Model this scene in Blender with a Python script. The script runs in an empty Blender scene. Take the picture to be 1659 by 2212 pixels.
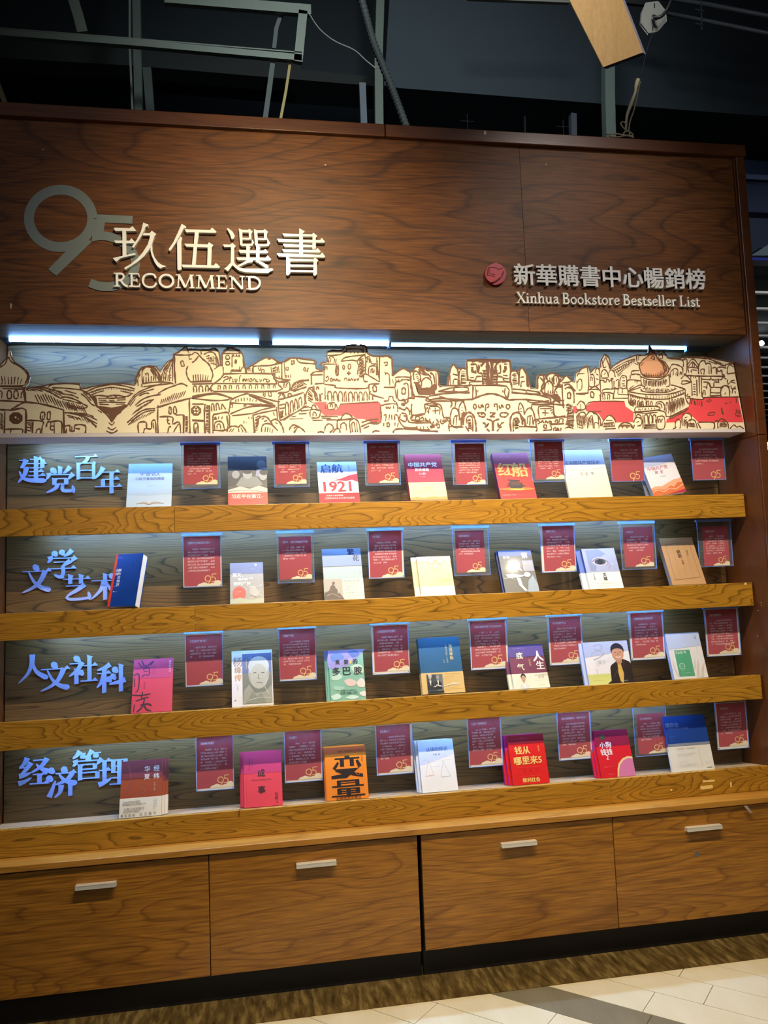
import bpy, math, random, zlib
from mathutils import Vector, Matrix
from mathutils.geometry import tessellate_polygon

# ------------------------------------------------------------------ camera
F_PX, PITCH, YAW, ROLL, DIST, EYE = 1705.02, 5.0702, 9.5225, 2.208, 3.1648, 1.55
sc = bpy.context.scene
C = sc.collection
_a, _b, _c = math.radians(YAW), math.radians(PITCH), math.radians(ROLL)
FW = Vector((math.sin(_a)*math.cos(_b), math.cos(_a)*math.cos(_b), math.sin(_b)))
RT = Vector((math.cos(_a), -math.sin(_a), 0))
UP = RT.cross(FW)
CAM = Vector((0, -DIST, EYE))
camd = bpy.data.cameras.new('camera'); cam = bpy.data.objects.new('camera', camd); C.objects.link(cam)
camd.sensor_fit = 'VERTICAL'; camd.sensor_height = 36.0; camd.lens = F_PX/2212*36.0
camd.clip_start = 0.05; camd.clip_end = 100
cr = RT*math.cos(_c) - UP*math.sin(_c)
cu = UP*math.cos(_c) + RT*math.sin(_c)
cam.matrix_world = Matrix(((cr.x, cu.x, -FW.x, CAM.x), (cr.y, cu.y, -FW.y, CAM.y), (cr.z, cu.z, -FW.z, CAM.z), (0, 0, 0, 1)))
sc.camera = cam

# ------------------------------------------------------------------ world, exposure, lights
sc.view_settings.view_transform = 'Standard'; sc.view_settings.look = 'None'
sc.view_settings.gamma = 1.0; sc.view_settings.use_curve_mapping = False
sc.view_settings.exposure = 0.15
wd = bpy.data.worlds.new('world'); sc.world = wd; wd.use_nodes = True
wd.node_tree.nodes['Background'].inputs[0].default_value = (0.42, 0.55, 0.62, 1)
wd.node_tree.nodes['Background'].inputs[1].default_value = 0.10

def spot(name, loc, aim, power, col, deg, blend, size):
    l = bpy.data.lights.new(name, 'SPOT'); l.energy = power; l.color = col
    l.spot_size = math.radians(deg); l.spot_blend = blend; l.shadow_soft_size = size
    o = bpy.data.objects.new(name, l); C.objects.link(o); o.location = loc
    o.rotation_euler = (Vector(aim)-Vector(loc)).to_track_quat('-Z', 'Y').to_euler()
    return o
WARM = (1.0, 0.83, 0.58)
for lx, ax, pw in ((0.02, 0.15, 98), (0.36, 0.45, 88), (0.95, 0.95, 96), (1.35, 1.45, 96), (1.95, 1.85, 84)):
    spot('track_spot', (lx, -1.38, 3.45), (ax, 0.0, 0.95), pw, WARM, 78, 0.75, 0.02)
spot('header_spot', (0.2, -1.38, 3.45), (0.15, 0.0, 2.80), 104, (1.0, .81, .50), 80, 1.0, 0.02)
spot('header_spot', (1.9, -1.9, 4.3), (1.45, 0.0, 2.68), 82, (1.0, .88, .80), 46, 1.0, 0.02)  # unseen fill spot added to brighten the right half of the header
spot('box_fill_spot', (1.3, -2.5, 4.9), (1.86, .95, 4.46), 125, (1.0, .92, .80), 34, .6, .05)  # added fill spot, only to brighten the hanging box and junction plate
# soft fill light added behind the camera to lift header and dark hall
la = bpy.data.lights.new('aisle_fill', 'AREA'); la.shape = 'RECTANGLE'; la.size = 4; la.size_y = 2; la.energy = 40; la.color = (0.93, 0.90, 1.0)
lo = bpy.data.objects.new('aisle_fill', la); C.objects.link(lo); lo.location = (0.5, -5.2, 4.2)
lo.rotation_euler = (Vector((0.8, 0, 1.2))-lo.location).to_track_quat('-Z', 'Y').to_euler()

spot('back_wall_fill', (1.5, 5.0, 8.5), (1.5, 11.3, 4.5), 420, (.62, .80, 1.0), 120, .6, .3)  # unseen fill added to lift the black back wall
spot('slat_fill_spot', (4.5, -4.0, 3.2), (4.5, 5.0, 3.5), 420, (1.0, .98, 1.0), 26, .5, .1)  # unseen spot added to brighten the slat fronts
spot('plenum_fill', (0.9, -1.2, 6.2), (1.3, 3.4, 4.7), 360, (.84, .95, 1.0), 84, .9, .4)  # fill spot added to bring up the dark beams and duct

# ------------------------------------------------------------------ pixel ray helper (real planes)
def ray(px, py):
    sx, sy = (px-829.5)/F_PX, (1106-py)/F_PX
    return FW + cr*sx + cu*sy
def atY(px, py, y):
    d = ray(px, py); return CAM + d*((y-CAM.y)/d.y)
def atZ(px, py, z):
    d = ray(px, py); return CAM + d*((z-CAM.z)/d.z)
def atPlane(px, py, p0, n):
    d = ray(px, py); return CAM + d*((p0-CAM).dot(n)/d.dot(n))

# ------------------------------------------------------------------ materials
def lin(c):
    if isinstance(c, str):
        c = [int(c[i:i+2], 16)/255 for i in (0, 2, 4)]
    return tuple((v/12.92 if v <= .04045 else ((v+.055)/1.055)**2.4) for v in c) + (1,)
MATS = {}
def nm(name):
    m = bpy.data.materials.new(name); m.use_nodes = True
    nt = m.node_tree; return m, nt, nt.nodes['Principled BSDF']
def flat(hexc, rough=.5, spec=.5, metal=0, coat=0, vary=.06):
    k = (hexc, rough, spec, metal, coat)
    if k in MATS: return MATS[k]
    m, nt, b = nm('paint_'+hexc)
    col = lin(hexc)
    no = nt.nodes.new('ShaderNodeTexNoise'); no.inputs['Scale'].default_value = 9
    tc = nt.nodes.new('ShaderNodeTexCoord'); nt.links.new(tc.outputs['Object'], no.inputs['Vector'])
    mx = nt.nodes.new('ShaderNodeMix'); mx.data_type = 'RGBA'
    mx.inputs['A'].default_value = tuple(v*(1-vary) for v in col[:3])+(1,)
    mx.inputs['B'].default_value = tuple(min(1, v*(1+vary)) for v in col[:3])+(1,)
    nt.links.new(no.outputs['Fac'], mx.inputs['Factor']); nt.links.new(mx.outputs['Result'], b.inputs['Base Color'])
    b.inputs['Roughness'].default_value = rough; b.inputs['Specular IOR Level'].default_value = spec
    b.inputs['Metallic'].default_value = metal; b.inputs['Coat Weight'].default_value = coat
    b.inputs['Coat Roughness'].default_value = .08
    MATS[k] = m; return m

def wood(name, dark, mid, light, scale=(1.1, 1.1, 6.0), rings=9.0, line=.45, rough=.42, coat=.0, fine=.35, bump=.15):
    """contour-line grain: rings of a stretched noise field plus fine fibre streaks"""
    m, nt, b = nm(name); N, L = nt.nodes, nt.links
    tc = N.new('ShaderNodeTexCoord'); oi = N.new('ShaderNodeObjectInfo')
    off = N.new('ShaderNodeVectorMath'); off.operation = 'SCALE'; off.inputs[0].default_value = (37.0, 11.0, 53.0)
    L.new(oi.outputs['Random'], off.inputs['Scale'])
    ad = N.new('ShaderNodeVectorMath'); ad.operation = 'ADD'; L.new(tc.outputs['Object'], ad.inputs[0]); L.new(off.outputs[0], ad.inputs[1])
    mp = N.new('ShaderNodeMapping'); mp.inputs['Scale'].default_value = scale; L.new(ad.outputs[0], mp.inputs['Vector'])
    n1 = N.new('ShaderNodeTexNoise'); n1.inputs['Scale'].default_value = 1.0; n1.inputs['Detail'].default_value = 1.6
    n1.inputs['Roughness'].default_value = .35; n1.inputs['Distortion'].default_value = .25; L.new(mp.outputs[0], n1.inputs['Vector'])
    mu = N.new('ShaderNodeMath'); mu.operation = 'MULTIPLY'; mu.inputs[1].default_value = rings; L.new(n1.outputs['Fac'], mu.inputs[0])
    fr = N.new('ShaderNodeMath'); fr.operation = 'FRACT'; L.new(mu.outputs[0], fr.inputs[0])
    cr1 = N.new('ShaderNodeValToRGB'); e = cr1.color_ramp.elements
    e[0].position = 0; e[0].color = (0, 0, 0, 1); e[1].position = 1; e[1].color = (0, 0, 0, 1)
    for p, v in ((.12, 0.0), (.60, .12), (.80, .45), (.87, 1.0), (.93, .55)):
        q = e.new(p); q.color = (v, v, v, 1)
    L.new(fr.outputs[0], cr1.inputs['Fac'])
    mp2 = N.new('ShaderNodeMapping'); mp2.inputs['Scale'].default_value = (scale[0]*9, scale[1]*9, scale[2]*28); L.new(ad.outputs[0], mp2.inputs['Vector'])
    n2 = N.new('ShaderNodeTexNoise'); n2.inputs['Scale'].default_value = 1; n2.inputs['Detail'].default_value = 3; L.new(mp2.outputs[0], n2.inputs['Vector'])
    mp3 = N.new('ShaderNodeMapping'); mp3.inputs['Scale'].default_value = (scale[0]*.9, scale[1]*.9, scale[2]*.6); L.new(ad.outputs[0], mp3.inputs['Vector'])
    n3 = N.new('ShaderNodeTexNoise'); n3.inputs['Scale'].default_value = 1; n3.inputs['Detail'].default_value = 1; L.new(mp3.outputs[0], n3.inputs['Vector'])
    ml = N.new('ShaderNodeMix'); ml.data_type = 'RGBA'; ml.inputs['A'].default_value = lin(mid); ml.inputs['B'].default_value = lin(light)
    L.new(n3.outputs['Fac'], ml.inputs['Factor'])
    k = N.new('ShaderNodeMath'); k.operation = 'MULTIPLY'; k.inputs[1].default_value = line; L.new(cr1.outputs['Color'], k.inputs[0])
    md = N.new('ShaderNodeMix'); md.data_type = 'RGBA'; md.inputs['B'].default_value = lin(dark)
    L.new(k.outputs[0], md.inputs['Factor']); L.new(ml.outputs['Result'], md.inputs['A'])
    r2 = N.new('ShaderNodeMapRange'); r2.inputs['From Min'].default_value = .3; r2.inputs['From Max'].default_value = .75
    r2.inputs['To Min'].default_value = 0; r2.inputs['To Max'].default_value = fine; L.new(n2.outputs['Fac'], r2.inputs['Value'])
    mf = N.new('ShaderNodeMix'); mf.data_type = 'RGBA'; mf.inputs['B'].default_value = lin(dark)
    L.new(r2.outputs[0], mf.inputs['Factor']); L.new(md.outputs['Result'], mf.inputs['A'])
    L.new(mf.outputs['Result'], b.inputs['Base Color'])
    b.inputs['Roughness'].default_value = rough; b.inputs['Coat Weight'].default_value = coat; b.inputs['Coat Roughness'].default_value = .25
    bp = N.new('ShaderNodeBump'); bp.inputs['Strength'].default_value = bump; bp.inputs['Distance'].default_value = .002
    L.new(n2.outputs['Fac'], bp.inputs['Height']); L.new(bp.outputs[0], b.inputs['Normal'])
    return m
M_WALNUT = wood('walnut_veneer', '240f05', '693a13', '87541f', scale=(.8, .8, 4.4), rings=15, line=.6, fine=.7, rough=.5, coat=.0)
M_WALNUT.node_tree.nodes['Principled BSDF'].inputs['Specular IOR Level'].default_value = .3
M_TRIM = wood('walnut_trim', '2e150a', '552e14', '683c1c', scale=(.8, .8, 6), rings=5, line=.3, fine=.35, rough=.36, coat=.15)
M_SIDE = wood('walnut_side', '2e150a', '5f3618', '70421c', scale=(3, 3, .6), rings=4, line=.3, fine=.2, rough=.4)
M_LIP = wood('oak_lip', '603e0c', 'b07e22', 'c89432', scale=(1.6, 1.6, 10), rings=26, line=.85, fine=.45, rough=.34, coat=.1)
M_COUNTER = wood('oak_counter', '7a4b12', 'b07a2c', 'c48e3c', scale=(1.0, 4, 9), rings=6, line=.5, fine=.4, rough=.34, coat=.1)
M_BACK = wood('oak_back', '1a1207', '6a4e26', '7e6034', scale=(.75, .75, 10), rings=24, line=.9, fine=.4, rough=.5)
M_SHELF = wood('oak_shelf', '7a6248', 'c4a98a', 'd6c2a8', scale=(1.2, 4, 4), rings=4, line=.3, fine=.3, rough=.42)
M_SOFFIT = wood('oak_soffit', '2a2115', '6a5740', '7b664c', scale=(1.0, 7, 7), rings=8, line=.7, fine=.3, rough=.5)
M_DRAWER = wood('walnut_drawer', '583008', 'a26a1c', 'ba822a', scale=(.9, .9, 6.5), rings=16, line=.6, fine=.75, rough=.4, coat=.05)
M_PALE = wood('pale_board', '9a713f', 'bb8f58', 'c79c66', scale=(6, 6, .9), rings=5, line=.25, fine=.4, rough=.5)

def acrylic(name, tint, alpha, rough=.05):
    m, nt, b = nm(name)
    b.inputs['Base Color'].default_value = lin(tint); b.inputs['Roughness'].default_value = rough
    b.inputs['Alpha'].default_value = alpha; b.inputs['IOR'].default_value = 1.45
    return m
M_ACRYL = acrylic('clear_acrylic', 'dfe8ff', .055)
M_FROST = acrylic('frosted_acrylic', '78a4f8', .8, .3)
def emit(name, col, st):
    m, nt, b = nm(name); b.inputs['Base Color'].default_value = (0.8, 0.8, 0.8, 1)
    b.inputs['Emission Color'].default_value = col+(1,) if len(col) == 3 else col
    b.inputs['Emission Strength'].default_value = st
    return m

# ------------------------------------------------------------------ mesh builder
ORG = {}
def empty(name, loc, label=None, cat=None, group=None):
    o = bpy.data.objects.new(name, None); C.objects.link(o); o.location = loc; o.empty_display_size = .05
    ORG[o.name] = Vector(loc)
    tag(o, label, cat, group); return o
def tag(o, label=None, cat=None, group=None, kind=None):
    if label: o['label'] = label
    if cat: o['category'] = cat
    if group: o['group'] = group
    if kind: o['kind'] = kind
    return o
class MB:
    def __init__(s): s.v = []; s.f = []
    def face(s, pts):
        n = len(s.v); s.v += [Vector(p) for p in pts]; s.f.append(tuple(range(n, n+len(pts))))
        return s
    def box(s, x0, x1, y0, y1, z0, z1):
        n = len(s.v)
        s.v += [Vector((x, y, z)) for z in (z0, z1) for y in (y0, y1) for x in (x0, x1)]
        s.f += [tuple(n+i for i in q) for q in ((0, 2, 3, 1), (4, 5, 7, 6), (0, 1, 5, 4), (1, 3, 7, 5), (3, 2, 6, 7), (2, 0, 4, 6))]
        return s
    def hexa(s, p):   # 8 points: bottom loop 0-3, top loop 4-7
        n = len(s.v); s.v += [Vector(q) for q in p]
        s.f += [tuple(n+i for i in q) for q in ((3, 2, 1, 0), (4, 5, 6, 7), (0, 1, 5, 4), (1, 2, 6, 5), (2, 3, 7, 6), (3, 0, 4, 7))]
        return s
    def prism(s, loop, d):  # extrude a 3-D loop by vector d
        n = len(s.v); k = len(loop); d = Vector(d)
        s.v += [Vector(p) for p in loop] + [Vector(p)+d for p in loop]
        tri = tessellate_polygon([[Vector(p) for p in loop]]) if k > 4 else None
        if tri is None:
            s.f += [tuple(range(n, n+k)), tuple(range(n+2*k-1, n+k-1, -1))]
        else:
            for t in tri: s.f += [tuple(n+i for i in t), tuple(n+k+i for i in reversed(t))]
        for i in range(k): s.f.append((n+i, n+(i+1) % k, n+k+(i+1) % k, n+k+i))
        return s
    def poly(s, loop):
        n = len(s.v); s.v += [Vector(p) for p in loop]
        if len(loop) <= 4: s.f.append(tuple(range(n, n+len(loop))))
        else:
            for t in tessellate_polygon([[Vector(p) for p in loop]]): s.f.append(tuple(n+i for i in t))
        return s
    def tube(s, pts, r, k=8):
        pts = [Vector(p) for p in pts]; n0 = len(s.v)
        for i, p in enumerate(pts):
            t = (pts[min(i+1, len(pts)-1)]-pts[max(i-1, 0)]).normalized()
            a = t.cross(Vector((0, 1, 0)));
            if a.length < .1: a = t.cross(Vector((1, 0, 0)))
            a.normalize(); b2 = t.cross(a)
            rr = r[i] if isinstance(r, (list, tuple)) else r
            for j in range(k):
                an = 2*math.pi*j/k; s.v.append(p+a*rr*math.cos(an)+b2*rr*math.sin(an))
        for i in range(len(pts)-1):
            for j in range(k):
                s.f.append((n0+i*k+j, n0+i*k+(j+1) % k, n0+(i+1)*k+(j+1) % k, n0+(i+1)*k+j))
        s.f.append(tuple(n0+j for j in range(k))); s.f.append(tuple(n0+(len(pts)-1)*k+j for j in reversed(range(k))))
        return s
    def build(s, name, mat, parent=None, org=None, bevel=0, smooth=False):
        if parent is not None: o0 = ORG[parent.name]
        elif org is not None: o0 = Vector(org)
        else:
            xs = [v.x for v in s.v]; ys = [v.y for v in s.v]; zs = [v.z for v in s.v]
            o0 = Vector(((min(xs)+max(xs))/2, (min(ys)+max(ys))/2, min(zs)))
        me = bpy.data.meshes.new(name)
        me.from_pydata([tuple(v-o0) for v in s.v], [], s.f)
        if isinstance(mat, (list, tuple)):
            for q in mat: me.materials.append(q)
        else: me.materials.append(mat)
        o = bpy.data.objects.new(name, me); C.objects.link(o)
        if parent is not None: o.parent = parent
        else: o.location = o0
        ORG[o.name] = o0
        if smooth:
            for p in me.polygons: p.use_smooth = True
        if bevel:
            md = o.modifiers.new('edge', 'BEVEL'); md.width = bevel; md.segments = 2; md.limit_method = 'ANGLE'
        return o

# ------------------------------------------------------------------ 2-D brush: ribbons and strokes
def catmull(pts, n=4):
    if len(pts) < 3: return list(pts)
    P = [pts[0]]+list(pts)+[pts[-1]]; out = []
    for i in range(1, len(P)-2):
        for j in range(n):
            t = j/n
            out.append(tuple(.5*((2*P[i][k])+(-P[i-1][k]+P[i+1][k])*t+(2*P[i-1][k]-5*P[i][k]+4*P[i+1][k]-P[i+2][k])*t*t
                       + (-P[i-1][k]+3*P[i][k]-3*P[i+1][k]+P[i+2][k])*t**3) for k in range(len(pts[0]))))
    out.append(tuple(pts[-1])); return out
def ribbon_quads(pts, ws):
    """quads of a poly-line with per-point widths"""
    n = len(pts); L, R = [], []
    for i in range(n):
        x0, y0 = pts[max(i-1, 0)][:2]; x1, y1 = pts[min(i+1, n-1)][:2]
        dx, dy = x1-x0, y1-y0; l = math.hypot(dx, dy) or 1
        w = ws[i]/2; nx, ny = -dy/l*w, dx/l*w
        L.append((pts[i][0]+nx, pts[i][1]+ny)); R.append((pts[i][0]-nx, pts[i][1]-ny))
    return [(L[i], L[i+1], R[i+1], R[i]) for i in range(n-1)], L+R[::-1]
def ellipse(cx, cy, rx, ry, k=20, a0=0, a1=2*math.pi):
    return [(cx+rx*math.cos(a0+(a1-a0)*i/k), cy+ry*math.sin(a0+(a1-a0)*i/k)) for i in range(k+(0 if a1-a0 > 6.28 else 1))]

_TC = {}
def tmesh(s, offset=0.0, extrude=0.0, res=2):
    k = (s, offset, extrude, res)
    if k not in _TC:
        c = bpy.data.curves.new('t', 'FONT'); c.body = s; c.resolution_u = res; c.offset = offset; c.extrude = extrude
        o = bpy.data.objects.new('t', c); C.objects.link(o)
        m = bpy.data.meshes.new_from_object(o.evaluated_get(bpy.context.evaluated_depsgraph_get()))
        V = [tuple(v.co) for v in m.vertices]; Fc = [tuple(p.vertices) for p in m.polygons]
        bpy.data.objects.remove(o); bpy.data.curves.remove(c); bpy.data.meshes.remove(m)
        _TC[k] = (V, Fc, (min(v[0] for v in V), max(v[0] for v in V), min(v[1] for v in V), max(v[1] for v in V)))
    return _TC[k]
# ------------------------------------------------------------------ dimensions of the display unit
XL, XR, XO = -1.0101, 2.230, 2.2859
ZT, ZF = 3.4957, 2.6046
LIPT = {1: 1.8893, 2: 1.4844, 3: 1.0726, 4: 0.6774}
LIPB = {1: 1.7829, 2: 1.3802, 3: 0.9675, 4: 0.5765}
def ylip(z): return .1052+.022*(z-1.5)
def yback(z): return ylip(z)+.196
ZC = .576   # counter top

# ---- header
hd = empty('sign_header', ((XL+XR)/2, .1, ZF), 'tall dark walnut header board above the book display', 'sign board')
seam = 1.20
MB().box(XL+.001, seam-.0008, .012, .035, ZF, ZT-.052).build('fascia_panel', M_WALNUT, hd)
MB().box(seam+.0008, XR-.002, .012, .035, ZF, ZT-.052).build('fascia_panel', M_WALNUT, hd)
MB().box(XL-.056, .596, -.012, .05, ZT-.055, ZT).build('top_trim', M_TRIM, hd, bevel=.003)
MB().box(.600, XO, -.012, .05, ZT-.055, ZT).build('top_trim', M_TRIM, hd, bevel=.003)
MB().box(XL+.001, XR-.002, .035, .19, ZF, ZF+.02).build('soffit', M_SOFFIT, hd)
MB().box(XL+.001, XR-.002, .19, .305, ZF+.006, ZF+.016).build('recess_board', flat('2a241c', .6), hd)
MB().box(XL+.001, XR-.002, .05, .34, ZT-.03, ZT-.01).build('top_board', M_TRIM, hd)

# ---- side panels
for side, x0, x1 in (('right', XR, XO), ('left', XL-.056, XL)):
    r = empty('side_panel', ((x0+x1)/2, .15, 0), 'dark walnut upright side panel closing the %s end of the display' % side, 'side panel')
    zs = 2.14
    MB().box(x0, x1, .004, .38, ZC, zs-.001).build('lower_panel', M_SIDE, r)
    MB().box(x0, x1, .004, .38, zs+.001, ZT-.056).build('upper_panel', M_SIDE, r)
    MB().box(x0+.004, x1-.010, -.010, .004, ZC, zs-.0012).build('front_trim', M_TRIM, r, bevel=.003)
    MB().box(x0+.004, x1-.010, -.010, .004, zs+.0012, ZT-.056).build('front_trim', M_TRIM, r, bevel=.003)
    if side == 'right':
        MB().box(x1, x1+.012, .02, .38, ZC, ZT-.056).build('edge_strip', M_TRIM, r)
        g = MB()
        for q in ((1644, 1302), (1645, 1307), (1638, 1319), (1636, 1374)):
            p = atY(q[0], q[1], -.0105); g.box(p.x-.0012, p.x+.0012, -.0108, -.0095, p.z-.0015, p.z+.0015)
        g.build('paint_chips', flat('e8c9a0'), r)

# ---- rack: back boards, shelves with deep front lips, LED strips
rk = empty('display_rack', ((XL+XR)/2, .2, ZC), 'four tier oak book rack with grey-brown back boards and golden front lips', 'book rack')
ztop = {1: 2.14, 2: LIPB[1]+.02, 3: LIPB[2]+.02, 4: LIPB[3]+.02}
def slab(x0, x1, ya, yb_, za, zb, th):  # leaning board
    return MB().hexa([(x0, ya, za), (x1, ya, za), (x1, ya+th, za), (x0, ya+th, za), (x0, yb_, zb), (x1, yb_, zb), (x1, yb_+th, zb), (x0, yb_+th, zb)])
slab(XL+.006, XR-.006, yback(2.12), .318, 2.12, ZF+.07, .012).build('back_board', M_BACK, rk)
for t in (1, 2, 3, 4):
    zb = LIPT[t]-.029
    slab(XL+.006, XR-.006, yback(zb), yback(ztop[t]), zb, ztop[t], .012).build('back_board', M_BACK, rk)
SEAM = {1: [(-.31)], 2: [(-.235)], 3: [], 4: [1.475]}
for t in (1, 2, 3, 4):
    zt, zb = LIPT[t], LIPB[t]; yt = ylip(zt); yb_ = ylip(zb)
    xs = [XL+.001]+SEAM[t]+[XR-.006]
    for a, b in zip(xs, xs[1:]):
        MB().hexa([(a, yb_, zb), (b-.0006, yb_, zb), (b-.0006, yb_+.022, zb), (a, yb_+.022, zb),
                   (a, yt, zt), (b-.0006, yt, zt), (b-.0006, yt+.022, zt), (a, yt+.022, zt)]).build('front_lip', M_LIP, rk, bevel=.0015)
    # floor slopes gently down to the back
    MB().hexa([(XL+.001, yt+.022, zt-.0240), (XR-.004, yt+.022, zt-.0240), (XR-.004, yback(zt)+.002, zt-.047), (XL+.001, yback(zt)+.002, zt-.047),
               (XL+.001, yt+.022, zt-.0031), (XR-.004, yt+.022, zt-.0031), (XR-.004, yback(zt)+.002, zt-.027), (XL+.001, yback(zt)+.002, zt-.027)]).build('shelf_board', M_SHELF, rk)
# chips in the bottom lip
g = MB()
for (x0, y0, x1, y1) in ((1518, 1686, 1544, 1688), (1513, 1698, 1540, 1703), (1577, 1690, 1581, 1700), (1608, 1259, 1613, 1263), (1448, 1705, 1452, 1708)):
    z = .62 if y0 > 1400 else 1.47
    y = ylip(z)-.0006; p, q = atY(x0, y0, y), atY(x1, y1, y)
    pts = []
    rnd = random.Random(int(x0))
    for i in range(9): pts.append((p.x+(q.x-p.x)*i/8, y, max(p.z, q.z)+rnd.uniform(-.0015, .0015)))
    for i in range(8, -1, -1): pts.append((p.x+(q.x-p.x)*i/8, y, min(p.z, q.z)+rnd.uniform(-.001, .001)))
    g.prism(pts, (0, .001, 0))
g.build('chipped_veneer', flat('f0d080', .7), rk)

LEDC = (.26, .52, 1.0)
M_LED = emit('led_strip', LEDC, 155)
M_LEDW = emit('led_tube', (.22, .48, 1.0), 60)
for t in (1, 2, 3):
    z = LIPB[t]; y = ylip(z)+.075
    MB().box(XL+.16, XR-.36, y, y+.006, z+.032, z+.036).build('led_strip', M_LED, rk)
    MB().box(XL+.003, XR-.007, y-.007, y+.012, z+.036, z+.044).build('led_channel', flat('c8ccd0', .4, metal=.6), rk)

MB().box(XL+.12, XR-.30, .226, .232, 2.172, 2.176).build('led_strip', M_LED, rk)
MB().box(XL+.01, XR-.012, .196, .236, 2.176, 2.182).build('led_channel', flat('c8ccd0', .4, metal=.6), rk)

# header light tubes
for i, (a, b, y, h) in enumerate(((-.965, .045, .203, .014), (.105, .615, .203, .014), (.625, 2.06, .235, .0045))):
    o = empty('light_tube', ((a+b)/2, y, ZF+.01), ('long bright white light tube under the left of the header', 'shorter bright white light tube under the middle of the header', 'slim bluish light tube under the right half of the header')[i], 'light')
    MB().box(a, b, y-.010, y+.010, ZF+.004-h, ZF+.004).build('tube', M_LEDW, o)
    MB().box(a-.01, a, y-.011, y+.011, ZF-.014, ZF+.005).build('end_cap', flat('5078b0'), o)
    MB().box(b, b+.01, y-.011, y+.011, ZF-.014, ZF+.005).build('end_cap', flat('5078b0'), o)
    MB().box(a, b, y-.006, y+.006, ZF+.004, ZF+.0058).build('tube_fitting', flat('b0b4b8', .4), o)

# ---- worktop
wt = MB().hexa([(XL-.06, -.014, .5525), (XO+.05, -.014, .5525), (XO+.05, .30, .5525), (XL-.06, .30, .5525),
                (XL-.06, -.014, ZC-.0005), (XO+.05, -.014, ZC-.0005), (XO+.05, .30, ZC-.0005), (XL-.06, .30, ZC-.0005)]).build('worktop', M_COUNTER, bevel=.002)
tag(wt, 'long narrow golden oak worktop over the walnut drawers', 'worktop')

# ---- drawer bases
ZD0, ZD1 = .109, .546
def base(x0, x1, cuts, label, org):
    r = empty('base_cabinet', (org, .2, 0), label, 'cabinet')
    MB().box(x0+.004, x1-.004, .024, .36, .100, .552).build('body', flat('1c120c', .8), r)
    xs = [x0]+cuts+[x1]
    for i, (a, b) in enumerate(zip(xs, xs[1:])):
        d = MB().box(a+(.003 if i == 0 else .0016), b-(.004 if i == len(xs)-2 else .0016), 0, .019, ZD0, ZD1).build('drawer', M_DRAWER, r, bevel=.001)
        for (ha, hb, hz) in ((-.670, -.527, .479), (.135, .289, .480), (.952, 1.099, .4825), (1.753, 1.912, .475)):
            if a < ha < b:
                h = MB()
                h.box(ha, hb, -.024, -.004, hz+.004, hz+.008)
                h.box(ha, hb, -.024, -.020, hz-.008, hz+.006)
                h.box(ha, hb, -.018, -.015, hz-.004, hz+.006)
                h.box(ha, hb, -.005, 0.0, hz-.010, hz+.008)
                h.build('handle', flat('e6e2d4', .3, metal=.35), d, bevel=.0006)
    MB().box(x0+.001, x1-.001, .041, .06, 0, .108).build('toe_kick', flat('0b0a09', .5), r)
    return r
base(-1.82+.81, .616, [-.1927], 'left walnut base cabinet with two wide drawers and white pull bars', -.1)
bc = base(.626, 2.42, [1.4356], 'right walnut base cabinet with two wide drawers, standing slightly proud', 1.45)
p = atY(1506, 1845, -.0005)
g = MB(); g.prism([(p.x+.011*math.cos(a*.5236), -.001, p.z+.011*math.sin(a*.5236)) for a in range(12)], (0, .0012, 0))
g.build('lock_plug', flat('5c6068', .4), bc)
# grey strap trapped at the top of the right drawer
a, b = atY(1610, 1741, -.018), atY(1623, 1756, -.018)
st = MB().hexa([(a.x-.006, -.0155, a.z), (a.x+.010, -.0155, a.z), (b.x+.006, -.018, b.z), (b.x-.006, -.018, b.z),
                (a.x-.006, -.0142, a.z), (a.x+.010, -.0142, a.z), (b.x+.006, -.0165, b.z), (b.x-.006, -.0165, b.z)]).build('strap', flat('9a8a80', .6))
tag(st, 'short grey strap hanging from the worktop edge at the far right drawer', 'strap')
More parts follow.
